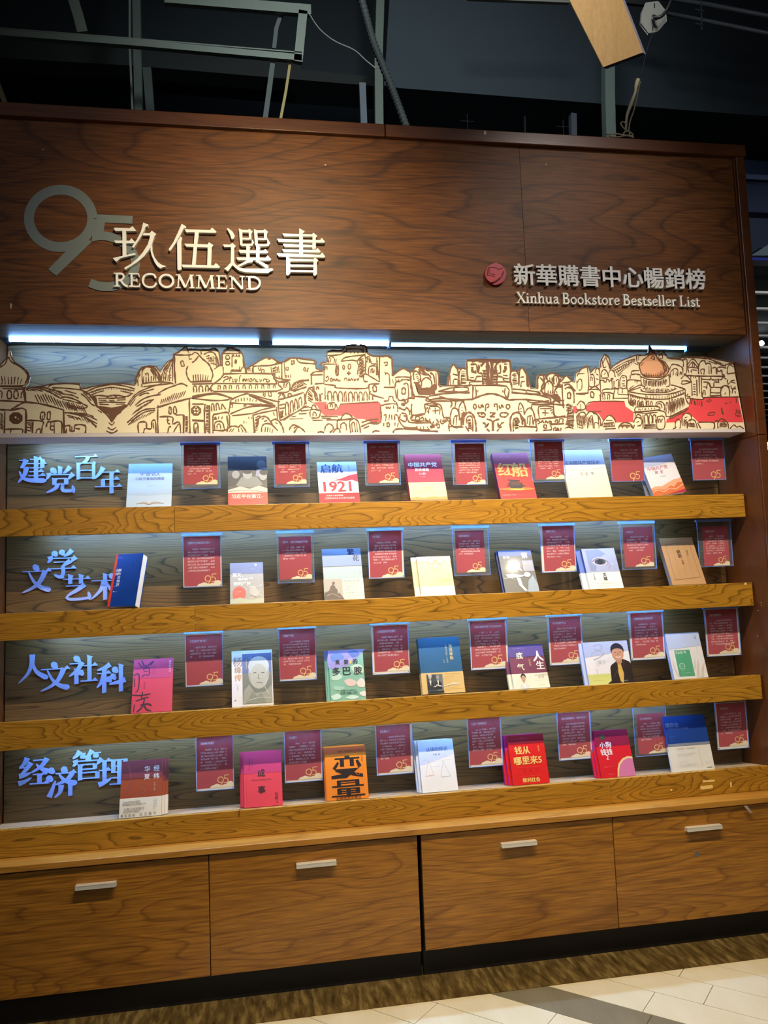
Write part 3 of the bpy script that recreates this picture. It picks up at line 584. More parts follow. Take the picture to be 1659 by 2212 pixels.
LINES = {
'A': '''7:0,372 45,342 72,285 95,322 180,372 222,412 238,450 222,500 195,532 0,534;9:225,410 245,455 230,510;6:12,450 20,490 14,520;6:40,450 46,520;6:70,455 74,520;6:100,455 98,520;6:130,455 122,520;6:160,458 150,520;6:190,470 172,520
10:0,536 195,538;7:20,556 200,560;8:65,640 62,595 80,570 98,592 96,640 65,640;8:122,640 120,595 138,570 156,592 152,640 122,640;8:182,640 186,596 208,575;6:0,575 18,590 14,640
9:0,660 210,672 370,692 550,740;16:205,545 212,600 222,680;9:205,676 150,705 100,735;9:0,738 100,742 222,738 216,940;11:42,755 38,940;8:45,908 188,906 192,940;7:90,940 95,915 88,908
8:225,832 368,838 364,890 360,940;6:232,850 268,854;6:238,868 266,872 264,890;6:230,890 266,896 262,915;6:232,915 268,925;11:222,750 224,940;11:282,845 280,940;9:400,888 410,850 440,843 530,842 532,940;7:440,850 438,910 462,912;8:468,855 470,940;7:310,940 320,912 345,905 352,940;7:440,880 470,880
8:350,818 352,770 384,762 382,820 350,818;6:368,812 370,790;8:408,820 412,765 434,760 430,822 408,820;12:550,742 554,940;9:560,882 602,876 606,920 640,922 650,872 736,876 738,940;9:575,905 570,940;7:620,880 622,918;8:650,900 690,905
8:222,568 270,548 330,552 400,572 460,602 520,638;6:240,575 300,562 370,580;7:240,552 340,542 430,560 540,590;7:415,545 450,522 560,512 680,520 692,558;6:450,548 560,552 690,566;9:690,562 760,600 800,640 838,708;6:700,600 750,640 790,690 825,705;6:720,590 790,660
7:520,640 570,628 650,650 720,690 758,712 700,728 600,700;6:540,650 620,665 700,690;6:560,572 620,590 660,600;7:460,560 540,600 620,612 680,640
7:745,585 830,548 960,522 1080,534 1168,562;6:760,600 850,566 960,545 1070,560 1160,575;5:775,615 860,585 900,575;5:1040,575 1100,590 1150,600;7:800,628 850,615 940,622 1000,612 1090,625 1140,600
6:850,640 1085,636;5:850,655 920,658;5:1010,655 1088,652;6:852,675 930,672 1085,676;5:860,690 940,694;5:1000,692 1075,690;6:922,630 965,614 1010,630 966,644 922,630;5:940,655 966,662 990,655
9:838,708 900,760 940,800 968,842 995,800 1040,755 1100,702;6:860,720 905,770;6:880,718 930,790;6:1075,715 1035,770;6:1050,712 1005,785;6:845,740 880,765
6:940,850 968,870 990,845;6:930,890 968,912 1005,890;6:918,920 968,940 1018,915
8:560,765 620,768 700,790 760,818 835,888;6:600,770 700,780 790,805 840,830;6:640,765 740,775 810,800;6:760,818 840,860;5:575,785 640,800 690,822;5:590,800 640,812
7:1100,702 1140,640 1180,600 1250,562 1350,528 1480,512;6:1115,700 1165,630 1240,585 1330,560;7:1170,700 1230,650 1300,622 1390,606;6:1180,712 1260,668 1330,650;6:1200,620 1260,595 1290,600
7:1365,600 1430,560 1510,530 1570,512 1620,535;7:1340,730 1260,735 1190,770 1100,850;6:1340,745 1270,752 1200,790 1110,870;6:1240,765 1180,800 1130,840;5:1290,770 1330,760
7:1230,545 1232,515 1360,500 1470,505 1500,520;6:1240,540 1330,528 1400,515
12:1172,520 1178,470 1210,400 1255,370 1310,368 1360,410 1385,470 1388,490;7:1195,530 1190,480 1212,430;7:1232,512 1228,410 1262,372;6:1240,510 1242,450;6:1262,500 1264,455;6:1284,500 1282,430 1262,425;6:1306,495 1308,450;7:1325,490 1330,440 1300,390;6:1345,488 1345,450 1322,400;9:1290,362 1340,420 1378,490;5:1250,430 1262,432 1262,445
8:1392,500 1400,440 1430,370 1490,310;6:1410,490 1420,420 1450,350;6:1430,490 1440,400 1470,340;6:1450,490 1455,440;6:1465,490 1468,400 1480,380;5:1462,440 1480,440;5:1462,460 1480,460
11:1506,270 1508,400 1518,512;8:1490,264 1545,240 1605,192 1620,215 1659,214;7:1500,264 1600,266 1659,262;7:1490,300 1492,490;7:1568,362 1562,325 1580,320 1592,362 1568,362;6:1635,270 1636,300 1659,300;8:1625,362 1610,400 1618,450 1640,490 1659,500;6:1620,225 1635,250
9:1352,722 1480,682 1659,636;9:1366,702 1362,800 1366,940;8:1460,770 1462,722 1476,720 1478,772 1460,770;8:1500,770 1500,722 1518,716 1526,770 1500,770;8:1378,800 1490,802 1492,862 1548,845 1562,940;7:1450,802 1448,850 1470,862;7:1440,830 1465,830;8:1450,940 1460,890 1480,885;7:1500,930 1530,880 1545,862
9:1198,940 1196,855 1262,848 1268,898 1308,900 1312,842 1342,836 1348,940;8:1240,940 1250,905 1275,900;7:1325,850 1328,900;11:1588,785 1586,940;6:1598,800 1620,800 1600,820 1622,824;6:1600,845 1622,848 1600,868 1622,874;6:1600,895 1622,900 1602,918;9:1640,640 1636,690 1642,940;7:1520,785 1588,782''',
'B': '''8:0,332 30,310 62,272 90,300 140,340 165,385 180,440 160,490;6:0,262 20,245 45,250 60,265;6:75,222 80,260;8:70,222 150,222 185,208 232,242 246,360;7:100,262 150,240 190,250 215,290 230,340;5:120,280 150,270;5:125,300 160,290 170,310;5:140,320 190,315;5:160,340 200,345 215,370;5:190,290 225,300;5:190,390 245,350 262,360
7:10,440 14,495;6:30,435 34,495;6:50,435 54,492;6:72,432 74,492;6:95,435 92,490;6:118,440 112,488;6:140,445 128,485;9:0,498 170,492;7:0,518 180,512;8:15,590 12,545 25,532 38,548 40,590;8:62,590 60,545 75,532 90,548 92,588;8:118,585 116,545 128,530 140,545 138,585;8:165,585 162,545 172,532
8:262,360 262,250 330,204 428,246 445,360 452,380;7:262,252 430,250;7:345,250 345,370;6:292,300 292,275 308,266 322,280 322,300 292,300;6:292,350 292,328 308,320 322,330 322,350 292,350;7:372,335 372,312 382,312 382,335 372,335;6:350,285 355,262 365,285;6:378,282 382,262 392,282;6:402,280 405,262 412,285;7:270,422 268,370;7:335,420 345,395 420,398 430,380 452,366 462,420;6:340,405 425,408;6:410,395 412,365
8:185,515 240,475 270,440 300,428 690,428 705,460 735,512;8:190,512 735,515;8:190,512 188,580 740,575 742,520;6:200,580 735,580
6:225,565 225,535 242,532 244,565;6:275,565 275,535 290,532 294,565;6:322,565 322,535 338,530 342,565;6:385,565 385,535 400,530 404,565;6:440,562 440,532 455,528 460,562;6:495,560 495,530 510,528 515,560;6:548,560 548,530 562,526 568,560;6:602,558 602,530 616,526 622,558;6:655,555 655,530 668,526 672,555;6:702,552 702,530 716,528 718,552
6:270,465 300,450 315,468 285,480 268,500;6:330,450 322,495;6:318,465 345,462;6:352,470 350,498 362,492;6:372,470 372,495 385,495 388,470;6:425,445 412,455 408,500;7:440,470 440,495 452,472 465,495 470,470;6:485,470 482,498;6:500,472 515,472 512,496 498,494 500,472;6:525,495 530,475 545,475 548,498;6:560,478 555,498 570,496;6:585,478 590,498 602,478;6:615,495 622,472 640,480 642,500;6:650,470 640,495 668,495 660,475
8:462,392 560,330 640,288 668,302 690,292 742,325 770,335;7:520,415 525,372 560,360 690,355 742,328;7:470,398 472,425;6:485,405 485,385 500,385 500,405;7:575,372 578,395 592,395 594,372;6:600,425 602,395 622,395 620,420;6:528,360 530,425;7:680,355 775,335;7:690,425 680,370;8:775,335 775,470;6:735,370 740,420;6:745,360 752,420;8:795,330 860,290 900,292 1055,312 1068,345;7:795,335 805,465;7:905,295 930,330 1060,342;6:860,310 858,345 870,345 870,315;6:880,308 882,345;7:812,370 812,395 830,395 828,370;7:970,410 965,380 978,378 985,415;7:1000,415 998,385 1010,382;6:812,440 818,465;6:830,440 832,462;6:850,435 852,462
7:690,440 750,470 850,482;7:700,465 760,500 835,495;8:745,515 760,495 838,500 835,580 745,590;6:790,550 790,520 800,518 802,550;6:818,545 815,515 828,515
12:855,575 870,530 920,495 1010,482;9:870,575 930,560 990,540;7:905,545 960,525;7:880,510 930,490 1000,485;8:740,600 790,600 805,640;7:745,640 770,600 792,625 790,650
8:1020,440 1060,412 1128,408;7:1028,440 1128,435;8:1030,440 1032,520;7:1060,515 1140,510;7:1052,530 1056,600 1070,660;8:1075,565 1078,545 1090,542 1094,565;8:1140,345 1140,520;7:1108,350 1130,330 1170,322 1165,250 1205,228 1300,225 1335,184 1490,182 1518,252 1565,275 1655,280;6:1150,392 1150,370 1165,370 1165,398;7:1140,345 1260,345;7:1180,335 1185,290 1210,280 1230,300 1225,335;7:1195,330 1200,295;7:1240,335 1245,300;7:1170,270 1280,262 1330,230;7:1245,345 1240,430 1265,435 1262,350;7:1290,320 1330,285 1480,265 1495,255;7:1290,320 1425,318 1430,435;7:1330,215 1450,215 1470,235;6:1330,200 1335,240;6:1370,255 1372,240;6:1400,258 1402,240;6:1432,255 1434,240;7:1475,190 1480,250;6:1500,200 1505,250
6:1302,385 1302,360 1316,360 1316,388 1302,385;6:1348,385 1350,350 1368,350 1368,385 1348,385;8:1354,405 1354,440;8:1336,424 1372,424;6:1440,320 1470,300;6:1440,350 1480,310;6:1442,370 1485,330;6:1445,395 1488,350;6:1448,420 1490,370;6:1450,440 1492,395;6:1460,460 1500,420;8:1425,318 1480,270 1500,300 1495,430;7:1495,300 1530,280 1550,340 1595,350 1600,440
7:1510,330 1515,300 1530,305 1530,335;8:1525,440 1530,370 1590,365 1592,440;7:1545,420 1548,390 1560,388 1562,420;7:1572,420 1575,392;7:1480,440 1500,430 1530,445 1620,500;8:1480,440 1485,490 1520,495;10:1620,280 1618,500;8:1595,290 1600,350 1618,480
6:1155,465 1170,450 1180,470 1165,492 1150,485;6:1195,490 1195,470 1210,470 1210,490 1195,490;6:1220,492 1225,470 1240,490 1250,470 1258,492;6:1270,475 1268,492 1284,488;6:1315,485 1320,468 1335,470 1338,490;6:1350,490 1355,470 1365,490 1378,468 1388,490;6:1400,470 1402,490 1420,470;6:1425,490 1435,468 1442,488
8:1145,520 1240,530 1248,550 1500,555 1530,520 1620,515;8:1148,545 1150,650;8:1175,660 1172,600 1185,580 1205,600 1208,665;7:1225,665 1222,605 1235,582 1252,605 1258,665;7:1268,668 1265,605 1282,582 1298,605 1300,668;7:1315,670 1315,600 1330,582;6:1330,590 1332,670;8:1355,670 1352,610 1368,585 1386,610 1388,668;7:1402,665 1400,610 1412,585 1428,608 1430,665;7:1445,665 1442,608 1455,585 1470,608 1472,662;7:1485,660 1484,608 1498,585 1512,606 1512,660;7:1530,655 1530,600 1545,580;8:1560,655 1560,620;6:1160,620 1180,620;6:1215,625 1230,625
9:1565,580 1562,545 1575,528 1592,545 1590,580 1565,580;7:1530,520 1540,600 1659,640;7:1130,600 1110,610 1115,665;7:1100,600 1105,665
9:985,690 980,620 1010,555 1045,545;7:1000,600 1040,620;7:1000,640 1045,650;7:1020,560 1060,600 1070,660;11:1040,560 1075,610 1085,665
8:0,640 200,602 330,645 195,660 0,640;8:0,625 195,595 345,640;7:0,690 100,690;8:330,672 350,645 460,602 520,612 700,660 760,670;7:475,600 700,690;6:490,615 640,680 700,692;7:380,650 375,672;6:400,670 398,645;6:425,665 425,640;6:450,665 450,635;6:475,660 478,638;6:500,668 502,640;6:520,668 528,648;6:550,672 555,655;7:615,590 618,618 630,622 630,592;7:660,590 665,620 685,620 680,588
11:112,690 106,780 112,940;10:0,830 110,835;9:20,940 16,865 48,860 52,940;8:30,940 36,890;7:120,720 150,712;7:118,750 150,742;6:120,780 148,770;6:118,810 148,800;6:120,840 150,832;6:118,870 150,862;6:120,900 150,892;10:150,700 150,940;8:170,755 168,700 185,690 192,750;8:210,745 208,690 225,690 238,740;8:255,735 258,690 290,735;8:330,675 320,745 325,760
8:180,790 180,940;8:180,782 300,760 320,790;8:195,825 200,800 210,825;6:225,822 230,798;6:255,820 262,798;8:195,910 195,860 225,838 262,850 280,910;7:215,905 218,870 240,865 248,905;9:300,790 302,910 180,915;8:325,790 322,900
8:330,775 510,710 720,712;7:345,790 520,770 600,740 720,712;7:330,725 330,695 348,695 345,725;7:450,715 448,698 465,698 462,715;7:330,680 510,690 600,690;7:520,705 600,695 720,700;10:525,780 540,935;7:530,785 600,765 730,740;7:730,715 738,830;6:700,760 712,790;6:490,820 488,800;6:515,820 512,800;6:448,860 448,838;6:470,855 472,850
7:560,800 590,790;6:545,830 580,815;6:545,860 570,845;6:545,890 570,870;9:745,650 748,740 762,835;8:745,650 800,640 965,590;8:830,625 830,605 850,600 860,622 830,625;7:755,700 800,690;7:756,730 800,722;6:760,760 780,755;7:765,800 770,760 780,800 785,740;9:810,790 806,700 820,675 832,700 836,782;8:852,770 848,695 860,660 872,690 876,760;8:890,745 885,680 896,645 908,680 912,735;7:925,725 922,660 934,630 945,650 948,712;8:765,832 860,780 965,712 970,600
6:790,830 990,700;6:960,720 1010,712;6:940,750 1015,740;6:920,775 990,770;5:860,800 900,795;5:840,820 960,815;5:1010,720 1040,715;5:1010,770 1020,765
9:570,870 575,820 600,800 640,800 670,830 700,880;8:600,930 605,880 640,858 690,870 740,920;9:680,840 720,820 760,850 785,900 790,935;6:630,930 635,890;6:650,930 655,890;6:670,930 675,895;6:690,935 700,905;6:600,820 620,815;6:620,840 650,830;6:715,850 740,860;8:300,930 320,890 370,880 400,890 420,870 450,900 470,935;6:320,930 340,905;6:340,930 365,900;6:400,900 405,930;6:420,890 440,930
9:840,915 850,890 880,868 910,890 880,935;8:880,900 910,882 950,905 975,930;6:1040,830 1130,828;6:1115,795 1260,798;6:1120,810 1200,812;6:1160,825 1250,826;7:1022,800 1020,745 1052,735 1110,745;8:1030,735 1040,705 1058,700 1080,735;8:1030,810 1095,805 1110,745;7:1045,795 1045,770 1058,760 1072,775 1072,795
8:1145,920 1155,880 1185,860 1215,880 1218,910 1190,935;8:1220,935 1240,905 1270,905 1280,935;9:1255,905 1255,830 1285,822 1300,790 1330,770 1365,785 1378,815 1255,830;8:1285,900 1285,870 1310,850 1330,870 1335,915;8:1370,935 1360,850 1372,830 1400,815 1440,850 1455,935;7:1385,930 1380,860 1400,850 1412,930;7:1420,850 1430,930;9:1465,850 1540,825 1610,822;8:1460,885 1540,850 1600,845;6:1480,900 1530,880;8:1560,935 1580,920 1620,925;8:1085,935 1110,928 1140,935
7:1175,740 1172,690 1230,680 1232,730 1175,740;7:1195,720 1195,695 1212,695 1212,720;7:1150,690 1155,730;7:1245,690 1255,725;6:1280,690 1610,672;6:1270,718 1285,692;9:1625,700 1630,845 1545,855;7:1659,700 1635,700''',
'C': '''9:0,275 35,275 70,300 72,445;7:0,330 12,335;7:10,355 28,352 30,330 15,328;8:20,440 10,415;7:20,420 40,430 48,450 52,530;8:0,545 95,545;7:80,445 130,402 170,380 218,405 235,450;7:95,460 160,455 230,460;9:100,540 105,500 150,490 160,470;8:165,480 230,485 238,540 245,640;7:170,520 200,510 212,545 210,640 150,660 120,640 118,560;9:158,600 158,560 172,550 186,560 184,600 160,602
12:232,450 238,540 262,620;14:300,560 330,600 440,590;12:400,560 440,520 450,570;8:95,545 110,640;8:0,665 40,660 45,630 75,625 85,660 110,680 120,720;8:0,695 110,690 120,760;7:20,710 25,730 40,715 48,730 62,712;7:85,730 85,700
10:150,690 200,680 215,640 250,640;9:255,410 275,372 320,365 380,402;9:262,480 255,430 275,405 310,430 318,490 300,500;8:270,500 300,600 280,530 300,540;8:325,540 330,490 370,460 410,490 415,540;10:262,500 325,560 380,550;9:385,400 440,395 468,415 475,530;9:400,420 430,440 440,510;8:330,380 370,430 390,430;14:310,370 350,430;13:420,540 400,580 350,590;8:450,420 455,560;9:300,390 330,430 390,440 410,470
8:470,580 600,548 590,580 470,582;8:610,545 720,545 722,580 610,582 610,545;8:480,540 545,530 740,530;9:556,530 565,440 590,360 608,350 640,400 645,470;8:575,520 570,440;7:600,520 605,480 640,480 640,530;8:595,430 640,440;9:655,530 650,440 665,390 690,380 718,400 722,490;7:670,440 700,440;6:668,480 715,482;6:668,505 715,508;7:670,440 668,530
9:718,310 720,400 728,480;8:720,308 880,305 1085,312;6:760,330 790,322;6:755,345 795,345;16:765,370 768,410 800,412;9:750,350 800,350 812,420 830,360;9:820,350 820,420 850,430 855,520;22:895,320 900,400 900,520;22:935,320 935,400 930,520;6:850,400 895,400;6:855,425 895,425;6:860,450 895,450;6:862,475 895,475;6:862,498 895,498;6:940,400 985,400;6:940,425 982,425;6:940,450 980,450;6:940,475 978,475;6:940,498 978,498;14:840,360 870,330;14:985,330 965,370 975,420;8:820,325 890,328;8:930,330 1010,325;16:1050,360 1052,400 1030,410;9:1005,350 1010,420 985,430 975,520;6:1020,330 1060,328;6:1040,345 1070,345;8:730,480 790,485 800,455 845,450;8:1100,500 1040,490 1030,460 985,450;8:740,500 745,540;9:1090,312 1098,400 1092,490;6:745,460 780,462;6:1030,440 1070,445;6:1040,468 1080,470
9:730,530 770,530 768,630 770,640;9:770,530 1060,535 1068,650;8:1060,500 1100,505 1110,600;8:745,500 850,495 855,525;8:985,525 985,500 1090,500;7:790,545 800,610 785,640;7:1050,550 1045,600 1070,645;6:800,565 802,590;6:815,570 812,588;6:1025,570 1030,590;6:1040,575 1042,592;10:770,648 840,618 920,600 1000,615 1080,655
10:390,620 480,605 600,592 745,590;9:388,655 480,640 620,650 770,650;8:480,625 600,655 700,660;9:380,625 385,655;8:570,660 640,665;10:1105,590 1220,600 1340,612 1440,640;9:1080,655 1200,650 1330,662 1440,680;8:1240,665 1300,680 1430,660;9:1440,640 1445,680
8:1115,560 1220,570 1225,600 1115,590;8:1235,570 1330,585 1350,605 1238,598;9:1100,530 1092,440 1108,405 1140,400 1165,440 1168,530;7:1110,440 1140,440;7:1112,480 1150,485;6:1115,505 1160,510;9:1170,500 1172,420 1192,375 1222,410 1245,480 1250,545;8:1180,460 1210,455;8:1185,545 1190,500 1220,495;8:1235,460 1240,540
10:1330,560 1330,480 1345,445 1380,445 1385,540 1350,580;9:1400,470 1430,425 1470,425 1520,450;9:1350,460 1380,500 1360,560 1380,605;9:1392,600 1395,520 1430,490 1462,530 1458,600;7:1420,600 1420,570;7:1440,600 1440,575;9:1470,520 1465,460 1490,440 1515,480 1500,530 1475,540;9:1480,640 1475,580 1510,540 1540,545;6:1500,620 1480,610;6:1500,590 1485,580;14:1400,450 1410,480;14:1530,470 1500,540 1530,520;8:1530,500 1580,445 1620,495 1540,508;16:1380,600 1440,620 1500,640;9:1540,520 1550,700 1560,720;8:1560,530 1600,520 1659,580;9:1590,640 1590,600 1605,590 1615,605 1612,640 1590,640;8:1565,560 1600,545 1640,580 1645,680
9:245,640 265,640 270,625 370,630 375,665 575,665 578,720;8:245,690 242,780 355,775 350,690;8:355,692 420,680 490,700 510,780 520,810;7:370,700 470,695;7:400,740 400,710 480,715 480,780;8:420,750 475,745;8:445,720 445,775;8:365,740 380,720 388,770;6:370,755 385,750;9:240,690 240,790 250,810
9:355,775 250,790 245,830 390,835;9:150,770 190,775 210,830 240,850 400,850;8:145,775 140,820 190,840 195,800 170,790;8:270,820 285,795 305,800 310,825 285,830 270,820;7:320,820 335,800 345,830;7:355,810 375,835;9:150,660 180,650 180,700 150,690;9:130,720 180,740 195,720 220,745 222,780
7:0,790 20,780 15,840;7:0,880 0,855;9:30,885 28,860 38,850 48,862 45,885 30,885;8:95,880 98,850;8:118,885 125,852;8:45,830 50,780;8:70,830 68,785;8:95,830 95,785 120,790 130,830;8:130,830 180,890 280,895 310,915 470,925;9:80,935 110,905 220,905 400,915;7:285,880 288,910;7:320,885 320,910 330,910;7:345,880 345,910;7:375,885 388,910
9:395,830 410,860 440,890 400,880 420,900;8:430,840 425,870 450,870 460,850;9:460,880 460,865 478,865 478,895 460,892;8:455,820 475,850;8:495,820 490,850 520,855 540,820 560,840;8:500,835 545,840;8:520,815 520,855;8:395,830 400,815;9:520,805 575,815 580,870 640,895
8:560,890 580,770 600,725 640,740 655,830;7:600,870 610,800 640,790;7:625,870 630,800;7:650,750 660,830;9:650,790 650,720 680,670 700,700 710,760 690,800;6:672,720 680,722;6:672,745 682,745;5:665,775 690,775;5:668,790 690,790;8:570,925 572,885 690,888;8:575,665 620,660 615,720
11:690,870 690,820 715,770 750,765 780,800 795,860 800,925;8:720,860 715,820 735,795 765,810 770,925;7:725,830 750,835;6:728,850 755,855;6:735,870 760,875;6:742,890 765,895;6:750,905 768,912;14:700,760 680,790 670,880;8:705,880 735,925
8:775,705 785,690 800,705 795,730 780,730 775,705;8:820,695 822,720 838,720 842,695;8:850,722 850,695 865,720;8:880,750 882,700 902,690 908,712 890,722;8:960,715 955,695 978,690 982,745;8:1000,700 1000,722 1015,720 1020,695 1035,722;8:1060,725 1060,700 1082,695 1090,715 1078,732 1060,725
9:805,770 850,765 875,775 870,800 830,795 820,780;7:840,780 855,778;9:915,765 965,770 940,785 920,800 960,800;9:1005,790 1010,770 1040,765 1075,772 1055,800 1020,800 1005,790;9:855,860 870,850 885,880 905,855 895,880 870,890;9:1040,850 1020,855 1000,880 985,855 990,885 1020,890;10:890,820 925,830 940,850 945,920;10:1000,820 965,830 948,850 945,920;9:940,850 938,915;9:890,905 915,925;9:1000,900 980,925
11:1100,925 1092,840 1105,790 1135,765 1175,770 1195,830 1200,870;8:1120,925 1118,850 1130,815 1160,815 1172,850;6:1165,830 1140,835;6:1168,850 1140,855;6:1170,875 1145,880;6:1165,895 1140,900;8:1170,760 1165,720 1180,680 1205,720 1215,770;6:1180,730 1190,730;6:1180,755 1192,755;14:1190,800 1215,830 1225,880;8:1215,780 1240,735 1275,725 1300,780 1320,890;7:1240,860 1245,800 1280,790;7:1262,870 1265,800;7:1290,860 1285,800;8:1170,885 1315,888 1318,925;8:1280,690 1275,740
8:1275,695 1440,690 1470,690 1565,700;8:1345,820 1335,740 1350,710 1460,715 1465,780;8:1370,765 1425,768;8:1395,740 1395,795;7:1350,730 1450,728;6:1440,750 1460,735;6:1445,770 1465,755;9:1440,690 1480,660 1560,660;9:1470,660 1475,790 1570,795;9:1300,830 1330,820 1540,800 1570,805
8:1315,850 1330,830 1350,850 1330,862;8:1360,850 1370,832 1385,855;8:1395,855 1400,835 1420,855;8:1425,850 1435,835 1450,850 1430,860;8:1480,850 1490,825 1505,840 1495,855;8:1515,850 1520,820 1550,820 1545,850;8:1300,830 1290,870;9:1385,895 1382,875 1405,872 1405,900 1385,895;7:1440,875 1450,910 1380,915;9:1440,865 1560,860;8:1470,920 1470,900 1485,895 1488,920;8:1500,920 1502,895 1515,920;8:1530,920 1532,895
6:1575,700 1600,690 1620,720;6:1580,740 1620,745;6:1590,770 1640,760;6:1580,800 1620,790 1640,810;6:1590,840 1650,830;6:1570,870 1600,860 1640,880;5:1565,900 1600,890 1640,905;6:1600,720 1590,830 1610,900;6:1630,740 1640,800 1630,900''',
'D': '''8:10,450 50,385 100,378 104,590 0,600;7:12,430 75,425;7:15,505 25,480 45,475 52,500 50,560 25,570;7:10,490 12,560;8:120,440 155,440 160,540 115,535;7:125,490 125,460 140,460 142,490;8:165,420 180,380 205,400 205,510 175,530;8:130,415 165,375 200,390;6:175,430 195,440;6:175,470 195,480;9:218,375 215,330 248,262 290,300 298,385;6:235,340 260,270;6:240,370 255,375 262,365;8:225,310 240,380;8:260,290 285,350 290,385
8:222,460 220,420 245,390 275,420 278,462 220,465;6:245,440 255,420;8:285,420 300,395 330,410 340,455;8:300,470 325,470;8:205,485 240,485 245,498 262,498 265,480 285,480 288,498 310,480 315,560;8:210,490 215,565;8:330,490 330,555 350,560;8:345,490 370,480 365,560;8:380,540 382,480 400,445 432,450 440,480 435,545;6:400,465 420,460;6:400,490 425,488;6:395,515 420,515;6:400,535 425,532
7:300,390 350,340 430,300 525,268;6:320,390 400,340 500,300;6:330,400 440,340;5:350,420 460,340 500,320;5:360,440 440,370;5:365,450 400,420;5:470,330 510,300;8:525,265 530,330 560,335;8:528,265 600,268 628,250;6:540,310 545,275 562,275;5:510,340 540,350
9:125,560 160,535 200,560;8:110,565 210,570 212,660;9:130,630 128,590 142,585 156,600 152,632 130,630;8:215,660 218,595 320,598 322,650;7:235,650 232,605 248,605 252,650;7:275,650 275,610 292,612 290,652;8:225,580 250,560 320,560 345,545;8:320,640 340,560 365,560;8:362,600 370,555 400,555 400,595;8:400,560 445,555 450,605;8:365,605 450,610;8:0,600 110,595;8:320,640 450,640;8:440,550 440,500 470,480 560,490;8:470,470 475,440 520,430 560,440;8:480,430 485,405 550,400;7:510,500 515,485 530,490 528,510;8:445,490 440,560;6:460,560 500,530
9:562,410 548,350 590,300 628,272 632,240;9:690,255 710,300 770,330 800,380 795,420 760,450 720,460;9:560,415 600,455 720,460;9:650,300 655,285 672,280 680,305 660,300
6:720,310 745,340 765,400 760,440;6:735,315 765,350 780,400;6:750,325 780,365 785,410;6:700,290 715,310;5:560,340 575,330;5:560,360 590,330;6:590,430 600,450;6:610,420 615,452;6:630,425 635,455;6:650,428 655,455;6:670,430 672,456;6:690,428 690,456;6:710,420 708,456;6:730,410 725,452;6:745,400 740,450
8:555,450 620,475 720,480 805,435;8:562,455 568,525 600,540;8:805,440 812,525 780,540;5:585,475 588,530;5:598,480 600,535;5:612,482 615,535;7:630,530 632,495 645,495 645,530;7:690,535 690,495 702,495;5:715,490 715,540;5:730,488 732,535;5:745,482 748,530;5:760,475 762,525;5:775,470 778,525;5:655,490 658,540;5:670,490 672,540
8:450,580 540,530 570,530;8:820,525 850,530 945,560;8:452,582 600,605 800,605 945,562;7:470,575 560,545;6:560,575 640,590 780,590 860,560;5:580,560 600,545;5:600,560 620,545;5:630,560 640,550;6:700,590 695,570 712,560 720,590;6:735,590 738,565 752,590;6:640,585 655,570 665,590;6:770,588 775,570 790,585;6:560,560 580,580;6:820,560 845,570;6:790,560 820,580;5:850,550 870,560
7:452,600 600,640 800,645 945,590;8:455,600 460,680 500,710;8:945,565 950,640 975,690;7:605,610 608,700;7:805,610 812,750
6:470,610 475,635;6:490,614 493,640;6:510,618 513,645;6:530,622 533,648;6:550,625 553,650;6:570,628 573,652;6:590,632 592,655;6:620,620 620,645;6:645,622 645,648;6:670,622 670,650;6:695,622 695,650;6:720,622 720,650;6:745,622 745,648;6:770,620 770,648;6:790,618 790,645;6:825,610 828,640;6:845,605 848,635;6:865,600 868,630;6:885,592 888,622;6:905,586 908,615;6:925,580 928,608
7:470,690 470,650 482,645 490,695;7:500,700 500,660 512,655 520,702;7:535,705 535,668 546,662 552,705;7:565,708 565,672 578,668 585,710;7:820,790 822,665 838,660 840,770;6:850,765 852,660 866,655;6:875,750 878,650 890,648;6:900,735 902,645 915,640;6:925,720 928,635 940,700;5:830,700 835,760;7:615,700 615,670 628,665 630,700;7:645,700 645,672 658,670 660,700;8:690,700 700,675 740,670 765,700 765,745;7:780,760 780,690 795,680 800,770;7:700,720 705,690 735,690 745,725
8:520,715 700,708 710,740 520,755 520,715;8:515,755 510,830;6:540,745 545,730 560,745;6:570,742 575,728;6:590,740 600,728 605,742;6:625,740 630,726;6:650,738 655,724;6:680,735 682,722;8:500,760 600,770 705,760;9:598,860 592,800 608,780 622,800 625,860;8:635,860 632,800 645,780 658,800 658,858;8:668,855 666,800 680,780 692,800 690,850;8:525,800 530,780 560,790 565,830;7:590,870 690,865;6:590,880 690,876;6:588,892 695,888;6:588,902 700,900;8:580,780 580,900;8:705,800 702,900 765,895 762,800 705,800;8:715,850 716,825 728,822 730,850;7:742,850 742,825 752,822;8:700,740 770,760 780,800
6:810,800 970,720;6:805,812 975,730;6:815,820 960,745;5:780,800 810,795;8:985,690 990,640 960,640;8:970,600 960,620 990,625;9:500,850 510,820 540,805 570,830 565,870 530,880;6:520,850 545,840;8:500,900 505,870
9:805,400 830,350 870,350 920,375 925,420;8:820,460 815,420 850,385 880,395 880,450;7:840,440 845,400;7:865,440 868,410;7:900,440 905,410 920,440;8:790,290 830,300 920,310 930,370;8:700,240 740,232 775,260 790,290;8:715,290 725,260 745,258 748,295 720,300
9:925,310 960,305 955,420 930,430;8:960,360 1010,298 1062,358 1050,370 1010,325 970,370 960,360;8:975,420 975,375 1050,380 1060,395;8:1010,380 1010,340 1025,345 1022,380;8:1000,420 1000,395 1050,400;10:1060,430 1065,350 1085,320 1110,315 1125,350;9:1085,430 1080,395 1110,390 1105,435;9:1120,340 1165,345 1170,430;7:1150,360 1152,430;9:1180,380 1210,375 1215,430;9:1220,430 1222,380 1260,370 1300,380;8:970,290 1050,290 1130,300;9:1100,285 1180,310 1250,350 1300,360
